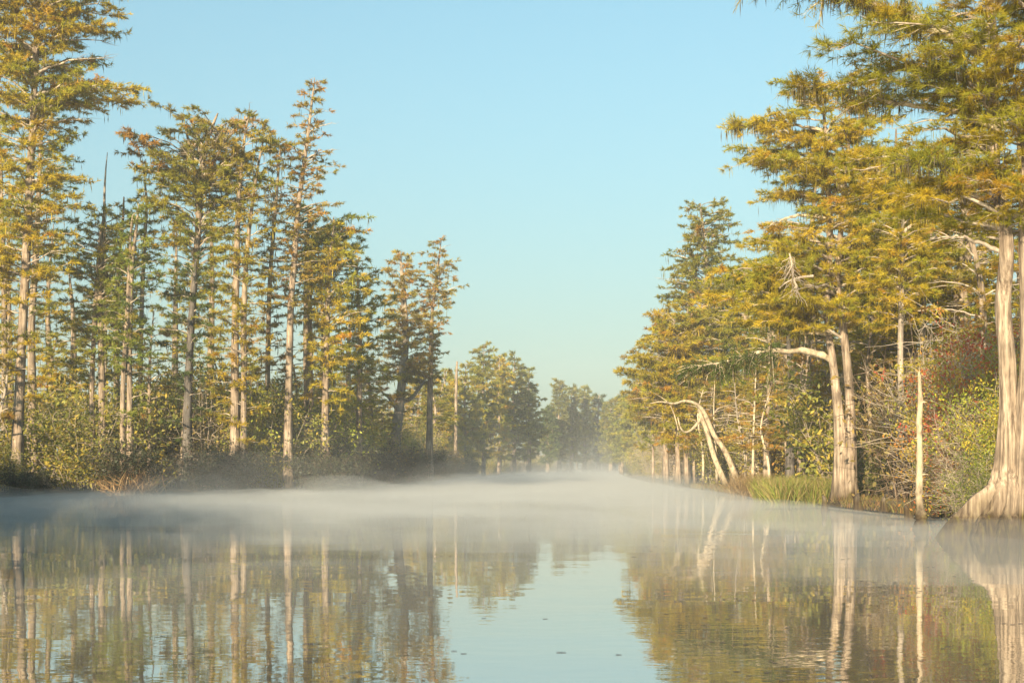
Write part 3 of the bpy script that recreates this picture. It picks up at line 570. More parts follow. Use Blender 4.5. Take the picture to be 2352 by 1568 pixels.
tag(sn, 'weathered cream snag pole without branches standing in the water before the red thicket', 'dead tree')

# dangling dead branch in front of the mid crown
db = empty('dead_branch', (X(1820, 54), 54, 0)); mbq = MB(); rgd = np.random.default_rng(5)
main = catmull([[X(a, 54)-X(1820, 54), 0, Z(b, 54)] for a, b in [(1868, 636), (1835, 640), (1808, 650), (1790, 664)]], 10); tubes(mbq, main, np.linspace(.05, .02, 10), 6)
main = catmull([[X(a, 54)-X(1820, 54), -.1, Z(b, 54)] for a, b in [(1812, 585), (1818, 610), (1822, 640), (1830, 670)]], 10); tubes(mbq, main, np.linspace(.03, .02, 10), 5)
P = np.zeros((46, 4, 3)); P[:, 0] = main[rgd.integers(1, 10, 46)]; dv = np.stack([rgd.normal(size=46)*.5, rgd.normal(size=46)*.3, -rgd.uniform(.5, 1, 46)], 1); ll = rgd.uniform(.3, 1.0, 46)
for k in (1, 2, 3): P[:, k] = P[:, 0]+dv*(ll*k/3)[:, None]+rgd.normal(size=(46, 3))*.05
tubes(mbq, P, np.outer(np.ones(46), [.016, .013, .01, .006]), 3); mbq.build('twigs', M['twig'], db)
tag(db, 'bundle of pale dead twigs dangling below the gold crown of the two-stemmed cypress', 'dead branch')

# ------------------------------------------------------------------ generic things for copies
def where_l(x, y):
    p = x/y*F+CX
    for lim, t in ((200, 'at the left edge'), (380, 'below the bushy two-stemmed cypress'), (500, 'below the round-topped cypress'), (620, 'below the double-trunked cypress'), (735, 'below the tall spire cypress'), (880, 'left of the dark leaning cypress'), (1010, 'beside the dark leaning cypress')):
        if p < lim: return t
    return 'past the bare pole'
def where_r(x, y):
    p = x/y*F+CX
    for lim, t in ((1560, 'left of the slim trunk clump'), (1720, 'behind the leaning cream trunks'), (1840, 'behind the green grass'), (1960, 'behind the two-stemmed tan cypress'), (2100, 'left of the weathered snag'), (2230, 'right of the weathered snag')):
        if p < lim: return t
    return 'behind the nearest cypress'
def generic(name, seed, H, hw, pal, scale, nlimb, bmat='bark', cb=0.35, group=None, dens=1.0):
    rng = np.random.default_rng(seed); r = 0.012*H+0.05
    pts = np.array([[0, 0, -.3], [0, 0, H*.1], [rng.normal()*.2, rng.normal()*.2, H*.35], [rng.normal()*.3, rng.normal()*.3, H*.7], [rng.normal()*.2, rng.normal()*.2, H]])
    st = Stem(pts, np.array([r*2, r*1.2, r, r*.6, .03]))
    prof = [(H*f, -hw*k*rng.uniform(.75, 1.15), hw*k*rng.uniform(.75, 1.15)) for f, k in [(cb, .4), (cb+.08, .8), (cb+.2, 1), (cb+.32, .95), (.8, .7), (.9, .5), (1, .15)]]
    cr, wd = make_crown(rng, [st], prof, scale, pal=pal, nlimb=nlimb, dens=dens, moss=.3)
    root = empty(name, (0, 0, 0)); trunk_mb([st], sides=9).join(wd, 1).build('trunk', [M[bmat], M['twig']], root, smooth=True)
    cr.build('crown', M['leaf'], root); return root
gen = [generic('cypress_tree', 301, 13, 2.4, 'olive', 115, 50), generic('cypress_tree', 302, 14, 2.2, 'gold', 115, 50), generic('cypress_tree', 303, 12, 2.6, 'rust', 115, 46), generic('cypress_tree', 304, 13, 2.5, 'far', 130, 46)]
tallg = [generic('cypress_tree', 311, 22, 2.6, 'gold', 95, 46, cb=.25, dens=.75), generic('cypress_tree', 312, 20, 2.3, 'olive', 95, 42, cb=.3, dens=.7), generic('cypress_tree', 313, 21, 2.9, 'gold', 80, 95, cb=.2, dens=1.0)]
rng = np.random.default_rng(77); used = set()
def place(protos, k, loc, rz, s, label, cat, group):
    p = protos[k]
    if id(p) not in used: used.add(id(p)); o = p; o.location = loc; o.rotation_euler = (0, 0, rz); o.scale = s
    else: o = copy_thing(p, loc, rz, s)
    tag(o, label, cat, group); return o
# back rows of the woods
for side, ya, yb, n in (('l', 125, 330, 16), ('r', 70, 330, 46), ('e', 400, 430, 22)):
    for i in range(n):
        y = ya+(yb-ya)*(i+rng.random())/n
        if side == 'l': x = bank_l(y)-rng.uniform(7, 20); s = rng.uniform(.42, .8); g, lb = 'back rows of trees on the left bank', 'smaller olive cypress standing in the wood behind the front trees of the left bank'
        elif side == 'r': x = bank_r(y)+rng.uniform(5, 20); s = rng.uniform(.75, 1.15); g, lb = 'back rows of trees on the right bank', 'cypress in the dense wood behind the front trees of the right bank'
        else: x = -22+(i+rng.random())/n*75; s = rng.uniform(.9, 1.25); g, lb = 'distant wood closing the channel', 'hazy cypress in the distant wood that closes the channel'
        if side == 'l' and y < 150: s *= 0.8
        k = int(rng.integers(0, 4)) if side != 'e' else 3
        if side == 'l': lb = 'smaller cypress deep in the left wood '+where_l(x, y)
        if side == 'r': lb = 'cypress deep in the right wood '+where_r(x, y)
        place(gen, k, (x, y, 0.15), rng.uniform(0, 6.28), (s, s, s*rng.uniform(.9, 1.1)), lb, 'tree', g)
for i, (px, top, d, k) in enumerate([(660, 860, 104, 1), (705, 880, 106, 0), (760, 840, 112, 1), (800, 880, 118, 2), (846, 850, 128, 1), (985, 890, 175, 0), (1010, 900, 190, 1), (500, 850, 98, 1), (560, 880, 100, 1), (350, 880, 96, 0), (140, 800, 98, 1), (180, 830, 100, 0), (40, 860, 100, 1)]):
    s = Z(top, d)/13
    place(gen, k, (X(px, d), d, 0.15), rng.uniform(0, 6.28), (s*1.5, s*1.5, s), ['short bushy olive cypress', 'short bushy golden cypress', 'short rusty cypress'][k]+' low between the tall trunks of the left bank', 'tree', 'short cypresses between the left bank trunks')
for px, top, d, k, lb in [(22, 430, 104, 0, 'slim golden cypress behind the first trunks of the left edge'), (120, 520, 108, 1, 'slim olive cypress behind the tall left edge tree'), (160, 600, 100, 0, 'golden cypress in the gap right of the tall left edge tree'),
       (405, 500, 116, 0, 'slim golden cypress under the left limbs of the round crown'),
    (482, 420, 112, 0, 'golden cypress seen between the dark tree and the paired pale trunks'),   
    (735, 600, 112, 0, 'golden cypress between the paired straight trunks and the clean grey trunk'),  (806, 690, 122, 0, 'short golden cypress left of the reddish trunk foot'),  
    (2100, 430, 62, 2, 'tall golden cypress rising straight behind the weathered snag'), (2165, 330, 70, 0, 'golden cypress in the wood right of the weathered snag'), (2225, 260, 60, 2, 'golden cypress just left of the nearest cypress stems'), (2275, 420, 74, 1, 'olive cypress half hidden by the nearest cypress stems'), (2045, 300, 76, 2, 'golden cypress rising behind the thick leaning trunk'), (1870, 420, 84, 0, 'golden cypress behind the long crooked limb'), (1770, 520, 90, 2, 'golden cypress left of the dark shaded trunk'), (1970, 260, 88, 1, 'olive cypress between the tan and the thick leaning trunks'),
    (2340, 200, 64, 0, 'golden cypress behind the right stem of the nearest cypress')]:
    H0 = [22, 20, 21][k]; s = Z(top, d)/H0; wd_ = 1.0 if px < 1000 else 1.5
    place(tallg, k, (X(px, d), d, 0.15), rng.uniform(0, 6.28), (wd_*.95, wd_*.95, s), lb, 'tree', None)
# shade: the wood of the left bank beside and behind the camera
SD = np.array([-sv.x, -sv.y])/math.hypot(sv.x, sv.y); TE = math.tan(R(SUN_EL))
for i in range(50):
    y = 2+i*1.55; x = -0.36*y-8.5-rng.uniform(0, 9); hh = None; wet = False
    for t_ in np.arange(2, 90, 1.0):
        q = np.array([x, y])+SD*t_
        if inside(q[0], q[1]) > 0: wet = True
        if q[0] > -0.36*q[1] and q[1] > 60 and (wet is False or inside(q[0], q[1]) < 0): hh = 2.0+t_*TE; break
    if hh is None or y < 26: hh = 9 if y > 10 else 6
    hh = min(hh, 17)*rng.uniform(.85, 1.05); s = hh/13
    place(gen, int(rng.integers(0, 4)), (x, y, 0.15), rng.uniform(0, 6.28), (1.25, 1.25, s), 'cypress on the near left bank outside the picture, throwing shade on the shore', 'tree', 'trees of the near left bank')

# ------------------------------------------------------------------ shrubs
SP = {
 'olive': [(.24, .21, .035), (.19, .19, .035), (.30, .23, .04), (.13, .14, .03)],
 'brown': [(.20, .15, .045), (.15, .12, .04), (.24, .17, .05), (.12, .08, .03)],
 'red':   [(.34, .10, .03), (.36, .16, .04), (.28, .20, .03), (.30, .06, .03), (.26, .22, .03), (.20, .20, .03)],
 'yellow': [(.34, .30, .03), (.24, .26, .03), (.16, .20, .025), (.36, .27, .03)],
 'green': [(.13, .15, .025), (.09, .11, .02), (.21, .21, .03), (.06, .08, .02)],
 'orange': [(.29, .19, .03), (.26, .19, .03), (.20, .17, .03), (.31, .16, .03)],
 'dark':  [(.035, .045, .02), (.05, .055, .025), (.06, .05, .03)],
}
def shrub(name, seed, H, Wd, pal, nst=16, leaves=2600, ls=0.08, tw='twig', clump=0.16, nsub=9, th=.8):
    rng = np.random.default_rng(seed); st = MB(); K = 7
    a = rng.uniform(0, 6.28, nst); rad = Wd*.5*np.sqrt(rng.uniform(0.02, 1, nst)); h = H*rng.uniform(.55, 1.02, nst)*(1-0.35*(rad/(Wd*.5))**2)
    base = np.stack([np.cos(a)*rad*.3, np.sin(a)*rad*.3, np.full(nst, -.1)], 1); tip = np.stack([np.cos(a)*rad, np.sin(a)*rad, h], 1)
    t = np.linspace(0, 1, K)[None, :, None]; mid = (base+tip)/2+np.stack([-np.cos(a)*rad*.12, -np.sin(a)*rad*.12, h*.1], 1)
    P = (1-t)**2*base[:, None]+2*t*(1-t)*mid[:, None]+t*t*tip[:, None]; P[:, 1:] += rng.normal(size=(nst, K-1, 3))*0.05*H/5
    tubes(st, P, np.outer(rng.uniform(.016, .034, nst)*H/5*th, np.linspace(1, .3, K)), 4)
    ns = nst*nsub; own = np.repeat(np.arange(nst), nsub); u = rng.uniform(.12, 1, ns)*(K-1); iu = np.minimum(u.astype(int), K-2); fr = (u-iu)[:, None]
    q = P[own, iu]*(1-fr)+P[own, iu+1]*fr
    d = nrm(np.stack([rng.normal(size=ns), rng.normal(size=ns), rng.uniform(-.3, 1.1, ns)], 1)); L = H*rng.uniform(.10, .30, ns)
    S = q[:, None]+d[:, None]*L[:, None, None]*np.linspace(0, 1, 4)[None, :, None]; S[:, 1:] += rng.normal(size=(ns, 3, 3))*.05*H/5
    tubes(st, S, np.outer(np.full(ns, .011*H/5*th+.003), [1, .8, .6, .35]), 3)
    root = empty(name, (0, 0, 0)); st.build('stems', M[tw], root, smooth=True)
    if leaves:
        lf = MB(); cl = S[:, 1:].reshape(-1, 3); j = rng.integers(0, len(cl), leaves); c = cl[j]+rng.normal(size=(leaves, 3))*clump
        c[:, 2] = np.maximum(c[:, 2], .05)
        D = nrm(rng.normal(size=(leaves, 3))); sd = nrm(np.cross(D, rng.normal(size=(leaves, 3)))); w_ = ls*rng.uniform(.6, 1.3, (leaves, 1))
        V = np.stack([c-D*w_, c+sd*w_*.45, c+D*w_, c-sd*w_*.45], 1).reshape(-1, 3)
        pc = np.array(SP[pal])[rng.integers(0, len(SP[pal]), len(cl))][j]*rng.uniform(1.0, 1.7, (leaves, 1))
        lf.add(V, np.arange(4*leaves).reshape(-1, 4), np.repeat(pc, 4, 0)); lf.build('foliage', M['broad'], root)
    return root
PR = {'olive': [shrub('shrub', 1, 4.6, 4.2, 'olive', 18, 4200), shrub('shrub', 2, 4.2, 4.6, 'olive', 18, 4200)],
      'brown': [shrub('shrub', 3, 4.4, 4.2, 'brown', 26, 1300, tw='dtwig', nsub=14), shrub('shrub', 4, 4.8, 4.0, 'brown', 26, 900, tw='twig', nsub=14)],
      'orange': [shrub('shrub', 5, 4.3, 4.4, 'orange', 18, 4000)],
      'green': [shrub('shrub', 6, 4.4, 4.0, 'green', 16, 3800)],
      'yellow': [shrub('shrub', 7, 4.4, 4.0, 'yellow', 20, 2800)],
      'red': [shrub('shrub', 8, 4.6, 4.0, 'red', 24, 2200, nsub=14)],
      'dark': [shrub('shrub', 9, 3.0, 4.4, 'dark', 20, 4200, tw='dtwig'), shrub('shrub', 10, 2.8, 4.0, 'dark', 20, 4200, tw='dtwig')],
      'bare': [shrub('bare_shrub', 12, 6.0, 3.6, 'brown', 34, 2600, nsub=26, ls=.045, th=.55), shrub('bare_shrub', 13, 5.4, 3.4, 'orange', 30, 1500, nsub=26, ls=.045, th=.55, clump=.1)]}
PR['near_red'] = [shrub('shrub', 21, 4.6, 4.0, 'red', 22, 12000, nsub=11, ls=.045, th=.5, clump=.10)]
PR['near_yellow'] = [shrub('shrub', 22, 4.4, 4.0, 'yellow', 20, 12000, nsub=11, ls=.045, th=.5, clump=.12)]
PR['near_green'] = [shrub('shrub', 23, 4.4, 4.0, 'green', 20, 7000, nsub=14, ls=.05, th=.5, clump=.12)]
PR['near_orange'] = [shrub('shrub', 24, 4.4, 4.0, 'orange', 20, 12000, nsub=11, ls=.045, th=.5, clump=.12)]
def put(kind, x, y, s, sz, label, group):
    L_ = PR[kind]; k = int(rng.integers(0, len(L_)))
    return place(L_, k, (x, y, 0.08), rng.uniform(0, 6.28), (s, s, sz), label, 'shrub', group)
LBL = {'olive': 'olive-leaved shrub', 'brown': 'brown twiggy shrub', 'orange': 'orange autumn shrub', 'green': 'fresh green broad-leaved shrub',
       'yellow': 'yellow-leaved shrub', 'red': 'red-leaved autumn shrub', 'dark': 'low dark shaded shrub', 'bare': 'bare pale twiggy shrub'}
BL_ = np.array([(-26, 58), (-24, 65), (-23.2, 79.5), (-19, 82), (-10.8, 85), (-9.5, 100), (-8.8, 125), (-7.8, 150), (-6, 220)]); BA = np.concatenate([[0], np.cumsum(np.linalg.norm(np.diff(BL_, axis=0), axis=1))])
def along_left(f, off):
    a_ = f*BA[-1]*0.97; e = 2.5
    p = np.array([np.interp(a_, BA, BL_[:, k]) for k in (0, 1)]); q = np.array([np.interp(a_+e, BA, BL_[:, k])-np.interp(a_-e, BA, BL_[:, k]) for k in (0, 1)]); q /= np.linalg.norm(q)
    return p[0]-q[1]*off, p[1]+q[0]*off
# left thicket: front row dark and low, behind it the tall coloured ones
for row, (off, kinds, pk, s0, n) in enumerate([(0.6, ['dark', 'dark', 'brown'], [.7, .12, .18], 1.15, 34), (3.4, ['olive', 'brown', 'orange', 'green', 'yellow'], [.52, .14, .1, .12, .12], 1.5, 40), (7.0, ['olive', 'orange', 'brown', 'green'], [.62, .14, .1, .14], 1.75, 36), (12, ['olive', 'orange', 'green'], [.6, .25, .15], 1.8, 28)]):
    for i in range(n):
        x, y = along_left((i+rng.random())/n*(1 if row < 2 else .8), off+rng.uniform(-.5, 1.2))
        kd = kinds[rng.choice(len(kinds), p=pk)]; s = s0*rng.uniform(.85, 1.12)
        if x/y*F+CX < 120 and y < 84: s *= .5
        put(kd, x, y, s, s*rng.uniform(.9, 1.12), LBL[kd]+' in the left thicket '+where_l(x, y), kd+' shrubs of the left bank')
# far left and channel end
for i in range(34):
    y = 170+(i+rng.random())/34*225; kd = ['dark', 'olive', 'brown', 'bare'][rng.choice(4, p=[.3, .35, .2, .15])]; s = rng.uniform(.9, 1.3)
    put(kd, bank_l(y)-rng.uniform(.5, 6), y, s, s, LBL[kd]+' low on the far left shore', kd+' shrubs of the far left shore')
for i in range(20):
    s = rng.uniform(1.2, 1.6); kd = ['dark', 'bare'][i % 2]; put(kd, -10+i*3.2+rng.normal(), 394+rng.uniform(0, 5), s, s, LBL[kd]+' at the misty end of the channel', kd+' shrubs at the channel end')
# right bank thickets
for i in range(90):
    y = 46+(i+rng.random())/90*110; x = bank_r(y)+rng.uniform(1.5, 15)
    pq = x/y*F+CX
    if (1955 < pq < 2095 and y < 73) or (1790 < pq < 1842 and y < 78) or (1880 < pq < 2000 and y < 62): continue
    if (x/y*F+CX < 1740 and y < 101) or (x/y*F+CX < 1625 and y < 114): continue
    kd = ['bare', 'brown', 'olive', 'orange', 'yellow'][rng.choice(5, p=[.48, .12, .22, .12, .06])]; s = rng.uniform(1.1, 1.7)
    put(kd, x, y, s, s*1.05, LBL[kd]+' in the right thicket '+where_r(x, y), kd+' shrubs of the right bank')
for i in range(26):
    y = 155+(i+rng.random())/26*230; kd = ['bare', 'dark', 'olive'][rng.choice(3, p=[.5, .25, .25])]; s = rng.uniform(1., 1.4)
    put(kd, bank_r(y)+rng.uniform(.5, 6), y, s, s, LBL[kd]+' low on the far right shore', kd+' shrubs of the far right shore')
# coloured mass between the snag and the nearest cypress
near = [('orange', 13.6, 43, .8, .9, 'orange and tan leafed shrub low behind the weathered snag'), ('yellow', 17.0, 56, 1.2, 1.3, 'yellow-olive leafy shrub between the thick leaning trunk and the snag'),
        ('red', 13.6, 41, 1.25, 1.35, 'tall red-leaved shrub behind the weathered snag, upper part of the coloured thicket'),
        ('red', 15.0, 44, 1.2, 1.45, 'tallest red and brown shrub beside the two stems of the nearest cypress'),
        ('yellow', 13.1, 37, .8, .9, 'yellow-green shrub leaning on the foot of the nearest cypress'),
        ('yellow', 13.4, 38.5, .95, 1.05, 'bright yellow shrub at mid height in the coloured thicket by the nearest cypress'),
        ('bare', 12.8, 40, .6, .65, 'spray of bare pale twigs right behind the weathered snag'),
        ('bare', 12.4, 38.5, .6, .6, 'low bare twigs reaching over the water between snag and nearest cypress'),
        ('green', 12.0, 36, .5, .5, 'small green shrub at the waterline left of the fluted cypress foot'),
        ('bare', 14.9, 47, .9, 1.0, 'bare twig tangle left of the weathered snag'),
        ('red', 16.0, 49, 1.1, 1.2, 'red and tan shrub behind the flared grey cypress foot'),
        ('orange', 16.5, 50, 1.3, 1.5, 'orange shrub high in the thicket behind the coloured mass'),
        ('bare', 15.6, 52, 1.3, 1.4, 'tall pale bare shrub in the upper right thicket'),
        ('green', 15.3, 60, .9, 1.0, 'light green leafy sapling right of the two-stemmed tan cypress'),
        ('yellow', 17.5, 46, 1.3, 1.5, 'tall yellow-leaved shrub behind the red one near the right edge')]
for kd, x, y, s, sz, lb in near: put('near_'+kd if kd != 'bare' else kd, x, y, s, sz, lb, 'coloured thicket near the right edge')
# grass and reeds
def grass(name, seed, n, xy, h, cols, wd, lean=.35, parent=None):
    rng = np.random.default_rng(seed); mb = MB(); P0 = xy(rng, n)
    P0 = np.column_stack([P0, np.full(n, -.05)]); d = nrm(np.stack([rng.normal(size=n)*lean, rng.normal(size=n)*lean, np.ones(n)], 1)); L = h*rng.uniform(.45, 1.1, n)
    side = nrm(np.cross(d, np.stack([rng.normal(size=n), rng.normal(size=n), np.zeros(n)], 1))+1e-6)*wd*.5
    m1 = P0+d*L[:, None]*.6; bend = np.stack([rng.normal(size=n), rng.normal(size=n), -np.abs(rng.normal(size=n))*.4], 1)*.16*L[:, None]; tip = P0+d*L[:, None]+bend
    V = np.stack([P0-side, P0+side, m1+side*.8, m1-side*.8, tip], 1).reshape(-1, 3); k = np.arange(n)*5
    c = np.array(cols)[rng.integers(0, len(cols), n)]*rng.uniform(.7, 1.25, (n, 1)); c5 = np.repeat(c, 5, 0)
    mb.add(V, np.stack([k, k+1, k+2, k+3], 1), c5); mb.add(V, np.stack([k+3, k+2, k+4], 1), c5)
    return mb.build(name, M['broad'], parent)
def blob(cx, cy_, rx, ry): return lambda rng, n: np.stack([cx+rng.normal(size=n)*rx*.55, cy_+rng.normal(size=n)*ry*.55], 1)
tag(grass('marsh_grass', 1, 9000, lambda r, n: np.stack([11.0+r.uniform(0, 1, n)*3.4, 62+r.uniform(-1, 1, n)*3.2], 1), 1.35, [(.22, .27, .045), (.30, .30, .06), (.40, .31, .12), (.15, .18, .035), (.36, .26, .12)], .022), 'bright green marsh grass at the right shore below the dark trunk', 'grass', kind='stuff')
tag(grass('dry_grass', 2, 1500, lambda r, n: np.stack([11.6+r.uniform(0, 1, n)*1.6, 74+r.uniform(-1, 1, n)*3, ], 1), 1.5, [(.30, .20, .09), (.36, .26, .12), (.22, .15, .07)], .025), 'tan dry grass beside the leaning cream trunks', 'grass', kind='stuff')
tag(grass('reed_clump', 3, 420, blob(-21.6, 80, 1.2, 1.0), 1.9, [(.34, .21, .09), (.42, .28, .13), (.26, .16, .07)], .05, lean=.75), 'tan bent reed clump at the foot of the left thicket', 'reeds')
tag(grass('shore_grass', 4, 16000, lambda r, n: (lambda y: np.stack([bank_r(y)+r.uniform(.3, 3.5, n), y], 1))(r.uniform(39, 110, n)), .55, [(.20, .17, .05), (.26, .19, .08), (.13, .14, .03), (.24, .13, .06)], .022), 'mixed brown and green grass along the right shore', 'grass', kind='stuff')

# mounds, knees
def mound(x, y, rx, ry, h, seed, label, name='root_mound'):
    rng = np.random.default_rng(seed); mb = MB(); nt_, nr = 28, 8; th = np.arange(nt_)/nt_*2*np.pi
    V = []
    for i in range(nr+1):
        f = i/nr; rr = 1-f; w_ = 1+.13*np.sin(3*th+seed)+.08*np.sin(7*th+2*seed)
        V.append(np.stack([np.cos(th)*rx*rr*w_, np.sin(th)*ry*rr*w_, np.full(nt_, -.25)+(h+.25)*(1-rr**2.6)+rng.normal(size=nt_)*.03*(0 < i < nr)], 1))
    V = np.concatenate(V); i = np.arange(nr*nt_).reshape(nr, nt_); j = i+nt_
    mb.add(V, np.stack([i, np.roll(i, -1, 1), np.roll(j, -1, 1), j], -1).reshape(-1, 4)); o = mb.build(name, M['dark'], smooth=True); o.location = (x, y, 0); tag(o, label, 'mound'); return o
mound(X(1935, 56), 56, 1.15, .8, .16, 1, 'low dark root mound under the two-stemmed tan cypress')
mound(X(1570, 107.5), 107.5, 1.1, .8, .22, 2, 'dark root mound under the slim cypress clump at the misty point')
def knee_mb(seed, h, r):
    rng = np.random.default_rng(seed); st = Stem(np.array([[0, 0, -.3], [.02, 0, h*.2], [rng.normal()*.03, 0, h*.6], [rng.normal()*.05, 0, h*.93], [rng.normal()*.05, 0, h]]), np.array([r*1.7, r*1.2, r*.8, r*.55, r*.12]), 14)
    return trunk_mb([st], .15, 12)
for i, (px, py, h, r, lb) in enumerate([(2148, 1188, .95, .16, 'tall brown cypress knee just right of the weathered snag'), (2164, 1186, .6, .13, 'short brown cypress knee second from the weathered snag'), (2086, 1196, .4, .12, 'low cypress knee left of the weathered snag'),
        (2100, 1180, .7, .12, 'thin cypress knee behind the foot of the weathered snag'), (2030, 1178, .5, .13, 'cypress knee between the tan cypress and the flared grey foot'), (1970, 1176, .6, .15, 'cypress knee beside the tan cypress on the mound'),
        (1893, 1168, .55, .1, 'pointed cypress knee at the left end of the root mound'), (2190, 1196, .5, .14, 'rounded cypress knee left of the nearest cypress foot')]):
    d = min(shore_d(py), 50); o = knee_mb(60+i, h, r).build('cypress_knee', M['dark'] if i % 2 else M['grey'], smooth=True); o.location = (X(px, d), d, 0); tag(o, lb, 'root')

# thin stems in the right wood
def pole(seed, H, r, mat='bark'):
    rng = np.random.default_rng(seed); st = Stem(np.array([[0, 0, -.2], [rng.normal()*.1, 0, H*.3], [rng.normal()*.25, rng.normal()*.2, H*.65], [rng.normal()*.4, rng.normal()*.3, H]]), np.array([r*1.5, r, r*.75, r*.3]), 20)
    root = empty('sapling', (0, 0, 0))
    cr, wd = make_crown(rng, [st], [(H*.45, -1, 1), (H*.7, -1.4, 1.4), (H, -.6, .6)], 80, pal='rust', nlimb=19, bare=.55, dens=.8, moss=.1)
    trunk_mb([st], sides=8).join(wd, 1).build('trunk', [M[mat], M['twig']], root, smooth=True); cr.build('crown', M['leaf'], root); return root
for px, d, h, r, lb in [(1735, 92, 11, .16, 'pale straight trunk behind the left end of the green grass'), (1760, 84, 12, .14, 'pale leaning trunk above the green grass clump'), (1782, 96, 11, .12, 'thin pale trunk left of the dark shaded trunk'), (1846, 80, 12, .15, 'pale spotted trunk right of the dark shaded trunk'), (1870, 90, 12, .14, 'slim tan trunk between the dark trunk and the tan cypress'), (1722, 102, 10, .13, 'pale curved trunk just right of the leaning cream trunks'), (2024, 72, 13, .15, 'slim tan trunk right of the thick leaning trunk'), (2130, 58, 12, .13, 'slim tan trunk close behind the weathered snag'), (2240, 52, 13, .15, 'tan trunk seen through the coloured thicket'), (1660, 112, 11, .14, 'pale trunk behind the leaning cream trunks')]:
    rg_ = np.random.default_rng(int(px)); st = Stem(np.array([[0, 0, -.2], [rg_.normal()*.1, 0, h*.25], [rg_.normal()*.4, 0, h*.6], [rg_.normal()*.6, 0, h]]), np.array([r*1.8, r, r*.8, r*.25]), 24)
    cr, wd = make_crown(rg_, [st], [(h*.45, -1.2, 1.2), (h*.7, -1.9, 1.9), (h, -.8, .8)], d, pal='rust', nlimb=26, bare=.3, dens=.8, moss=.2)
    o = empty('slender_tree', (X(px, d), d, .1)); trunk_mb([st], sides=10).join(wd, 1).build('trunk', [M['pale' if px % 2 else 'bark'], M['twig']], o, smooth=True); cr.build('crown', M['leaf'], o); tag(o, lb, 'tree')
poles = [pole(400, 7, .075, 'pale'), pole(401, 8, .09, 'bark'), pole(402, 6.5, .07, 'grey')]
for i in range(90):
    y = 60+(i+rng.random())/90*70; x = bank_r(y)+rng.uniform(.8, 6)
    if x/y*F+CX < 1700 and y < 100: continue
    place(poles, int(rng.integers(0, 3)), (x, y, 0.1), rng.uniform(0, 6.28), (1, 1, rng.uniform(.75, 1.2)), 'slim bare-stemmed sapling '+where_r(x, y), 'sapling', 'saplings of the right bank')
for i in range(34):
    y = 75+(i+rng.random())/34*130; x = bank_l(y)-rng.uniform(3, 14)
    place(poles, int(rng.integers(1, 3)), (x, y, 0.1), rng.uniform(0, 6.28), (1.2, 1.2, rng.uniform(.9, 1.6)), 'slim pale-stemmed sapling in the thicket '+where_l(x, y), 'sapling', 'saplings of the left bank')

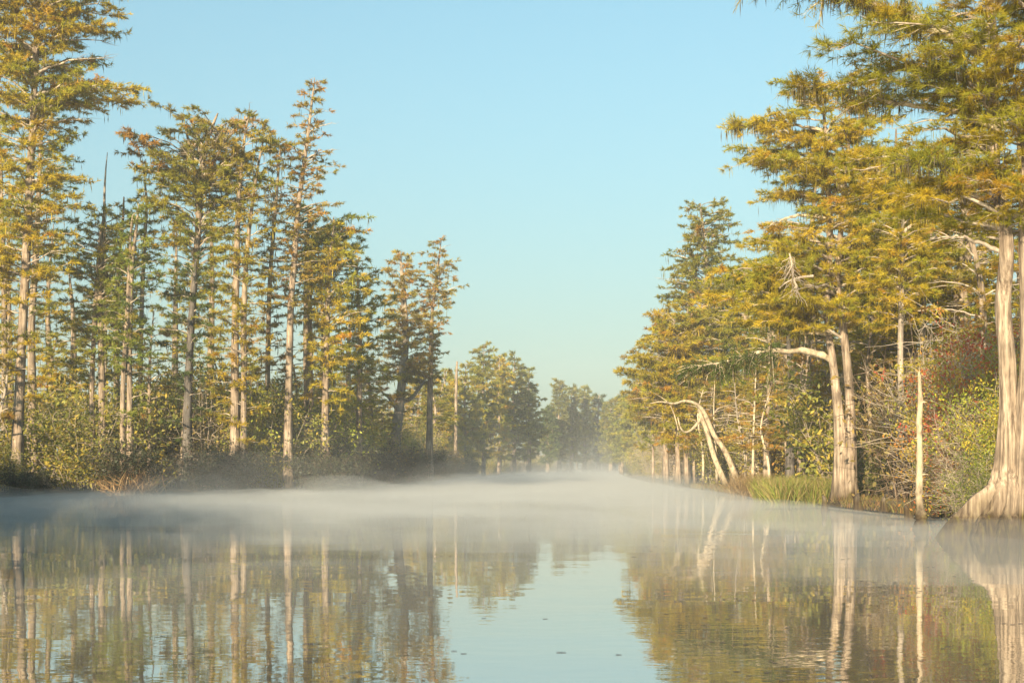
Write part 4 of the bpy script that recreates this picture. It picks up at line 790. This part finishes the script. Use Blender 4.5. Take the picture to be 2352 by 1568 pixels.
# floating leaves (positions in the lower right and left crops of the photograph)
def leafmesh(seed):
    rng = np.random.default_rng(seed); mb = MB(); k = 9; t = np.linspace(0, 1, k); w_ = .32*np.sin(np.pi*t**.8)+.01
    z = .06+.12*(t-.5)**2*2
    V = np.concatenate([np.stack([t-.5, w_, z+.06], 1), np.stack([t-.5, 0*t, z-.03], 1), np.stack([t-.5, -w_, z+.06], 1)]); i = np.arange(k-1)
    mb.add(V, np.vstack([np.stack([i, i+1, i+1+k, i+k], 1), np.stack([i+k, i+k+1, i+1+2*k, i+2*k], 1)]), np.array([.09, .07, .075])*rng.uniform(.8, 1.2)); return mb.build('floating_leaf', M['broad'], smooth=True)
fl = [(235, 837, 20), (216, 837, 10), (152, 683, 9), (490, 848, 7), (80, 414, 16), (1190, 877, 32), (1208, 886, 16), (1090, 945, 18), (1172, 930, 20), (1240, 967, 20), (1032, 926, 12), (967, 792, 26), (920, 789, 14), (1072, 803, 22), (1214, 810, 14), (888, 677, 22), (945, 685, 18), (991, 684, 14), (1265, 725, 20),
      (1508, 700, 24), (1878, 874, 24), (2178, 891, 14), (2000, 811, 26), (1980, 819, 14), (2262, 704, 22), (2298, 709, 26), (2336, 705, 20), (1873, 556, 22), (1866, 541, 16), (1868, 582, 14), (1864, 563, 12), (1467, 833, 14), (975, 594, 20), (1027, 590, 16), (1045, 599, 10), (1110, 598, 12), (1182, 605, 14), (1440, 598, 12),
      (1520, 410, 22), (1548, 406, 16), (1588, 495, 14), (1545, 493, 12), (1604, 510, 12), (1662, 515, 18), (1632, 636, 10), (1605, 667, 10), (1642, 667, 10), (1792, 586, 12), (1820, 577, 12), (560, 398, 22), (640, 372, 10), (906, 344, 16), (975, 343, 14), (1006, 342, 12), (620, 352, 10), (660, 352, 10), (1412, 408, 14), (1910, 446, 14), (1935, 445, 10), (2030, 488, 16), (1690, 537, 9), (708, 660, 9),
      (2020, 560, 8), (1968, 668, 8), (300, 240, 8), (426, 253, 8), (376, 237, 8), (770, 262, 8), (700, 325, 8), (860, 328, 8)]
fl2 = [(1887, 393, 14), (1983, 395, 10), (2026, 396, 8), (2068, 396, 10), (2082, 426, 14), (1318, 435, 12), (1438, 603, 9), (1672, 609, 12), (1730, 612, 9), (1774, 613, 12), (2086, 831, 9), (2130, 843, 7), (1508, 606, 7), (1668, 320, 10), (702, 377, 10), (500, 373, 7), (2223, 680, 9), (880, 844, 9), (832, 843, 7)]
protos = [leafmesh(i) for i in range(4)]; usedl = set()
for i, (cx_, cy_, wpx) in enumerate([(1250+a*.5315, 1150+b*.5315, c*.5315) for a, b, c in fl]+[(a*.5315, 1150+b*.5315, c*.5315) for a, b, c in fl2]):
    d = CAMZ*3472/(cy_-1145); x = (cx_-1250)/3472*d; s = max(wpx/3472*d, .05)
    pmesh = protos[i % 4]; o = pmesh if i < 4 else pmesh.copy()
    if i >= 4: C.objects.link(o)
    o.location = (x, d, 0.001); o.rotation_euler = (0, 0, rng.uniform(-.5, .5)); o.scale = (s, s*.9, s*.55)
    tag(o, 'small dark fallen leaf floating on the still water', 'leaf', 'fallen leaves floating on the water')
# anything built for copying and never placed is dropped
for p_ in [q for L_ in PR.values() for q in L_]+gen+tallg+poles:
    if id(p_) not in used:
        for ch in list(p_.children): bpy.data.objects.remove(ch)
        bpy.data.objects.remove(p_)
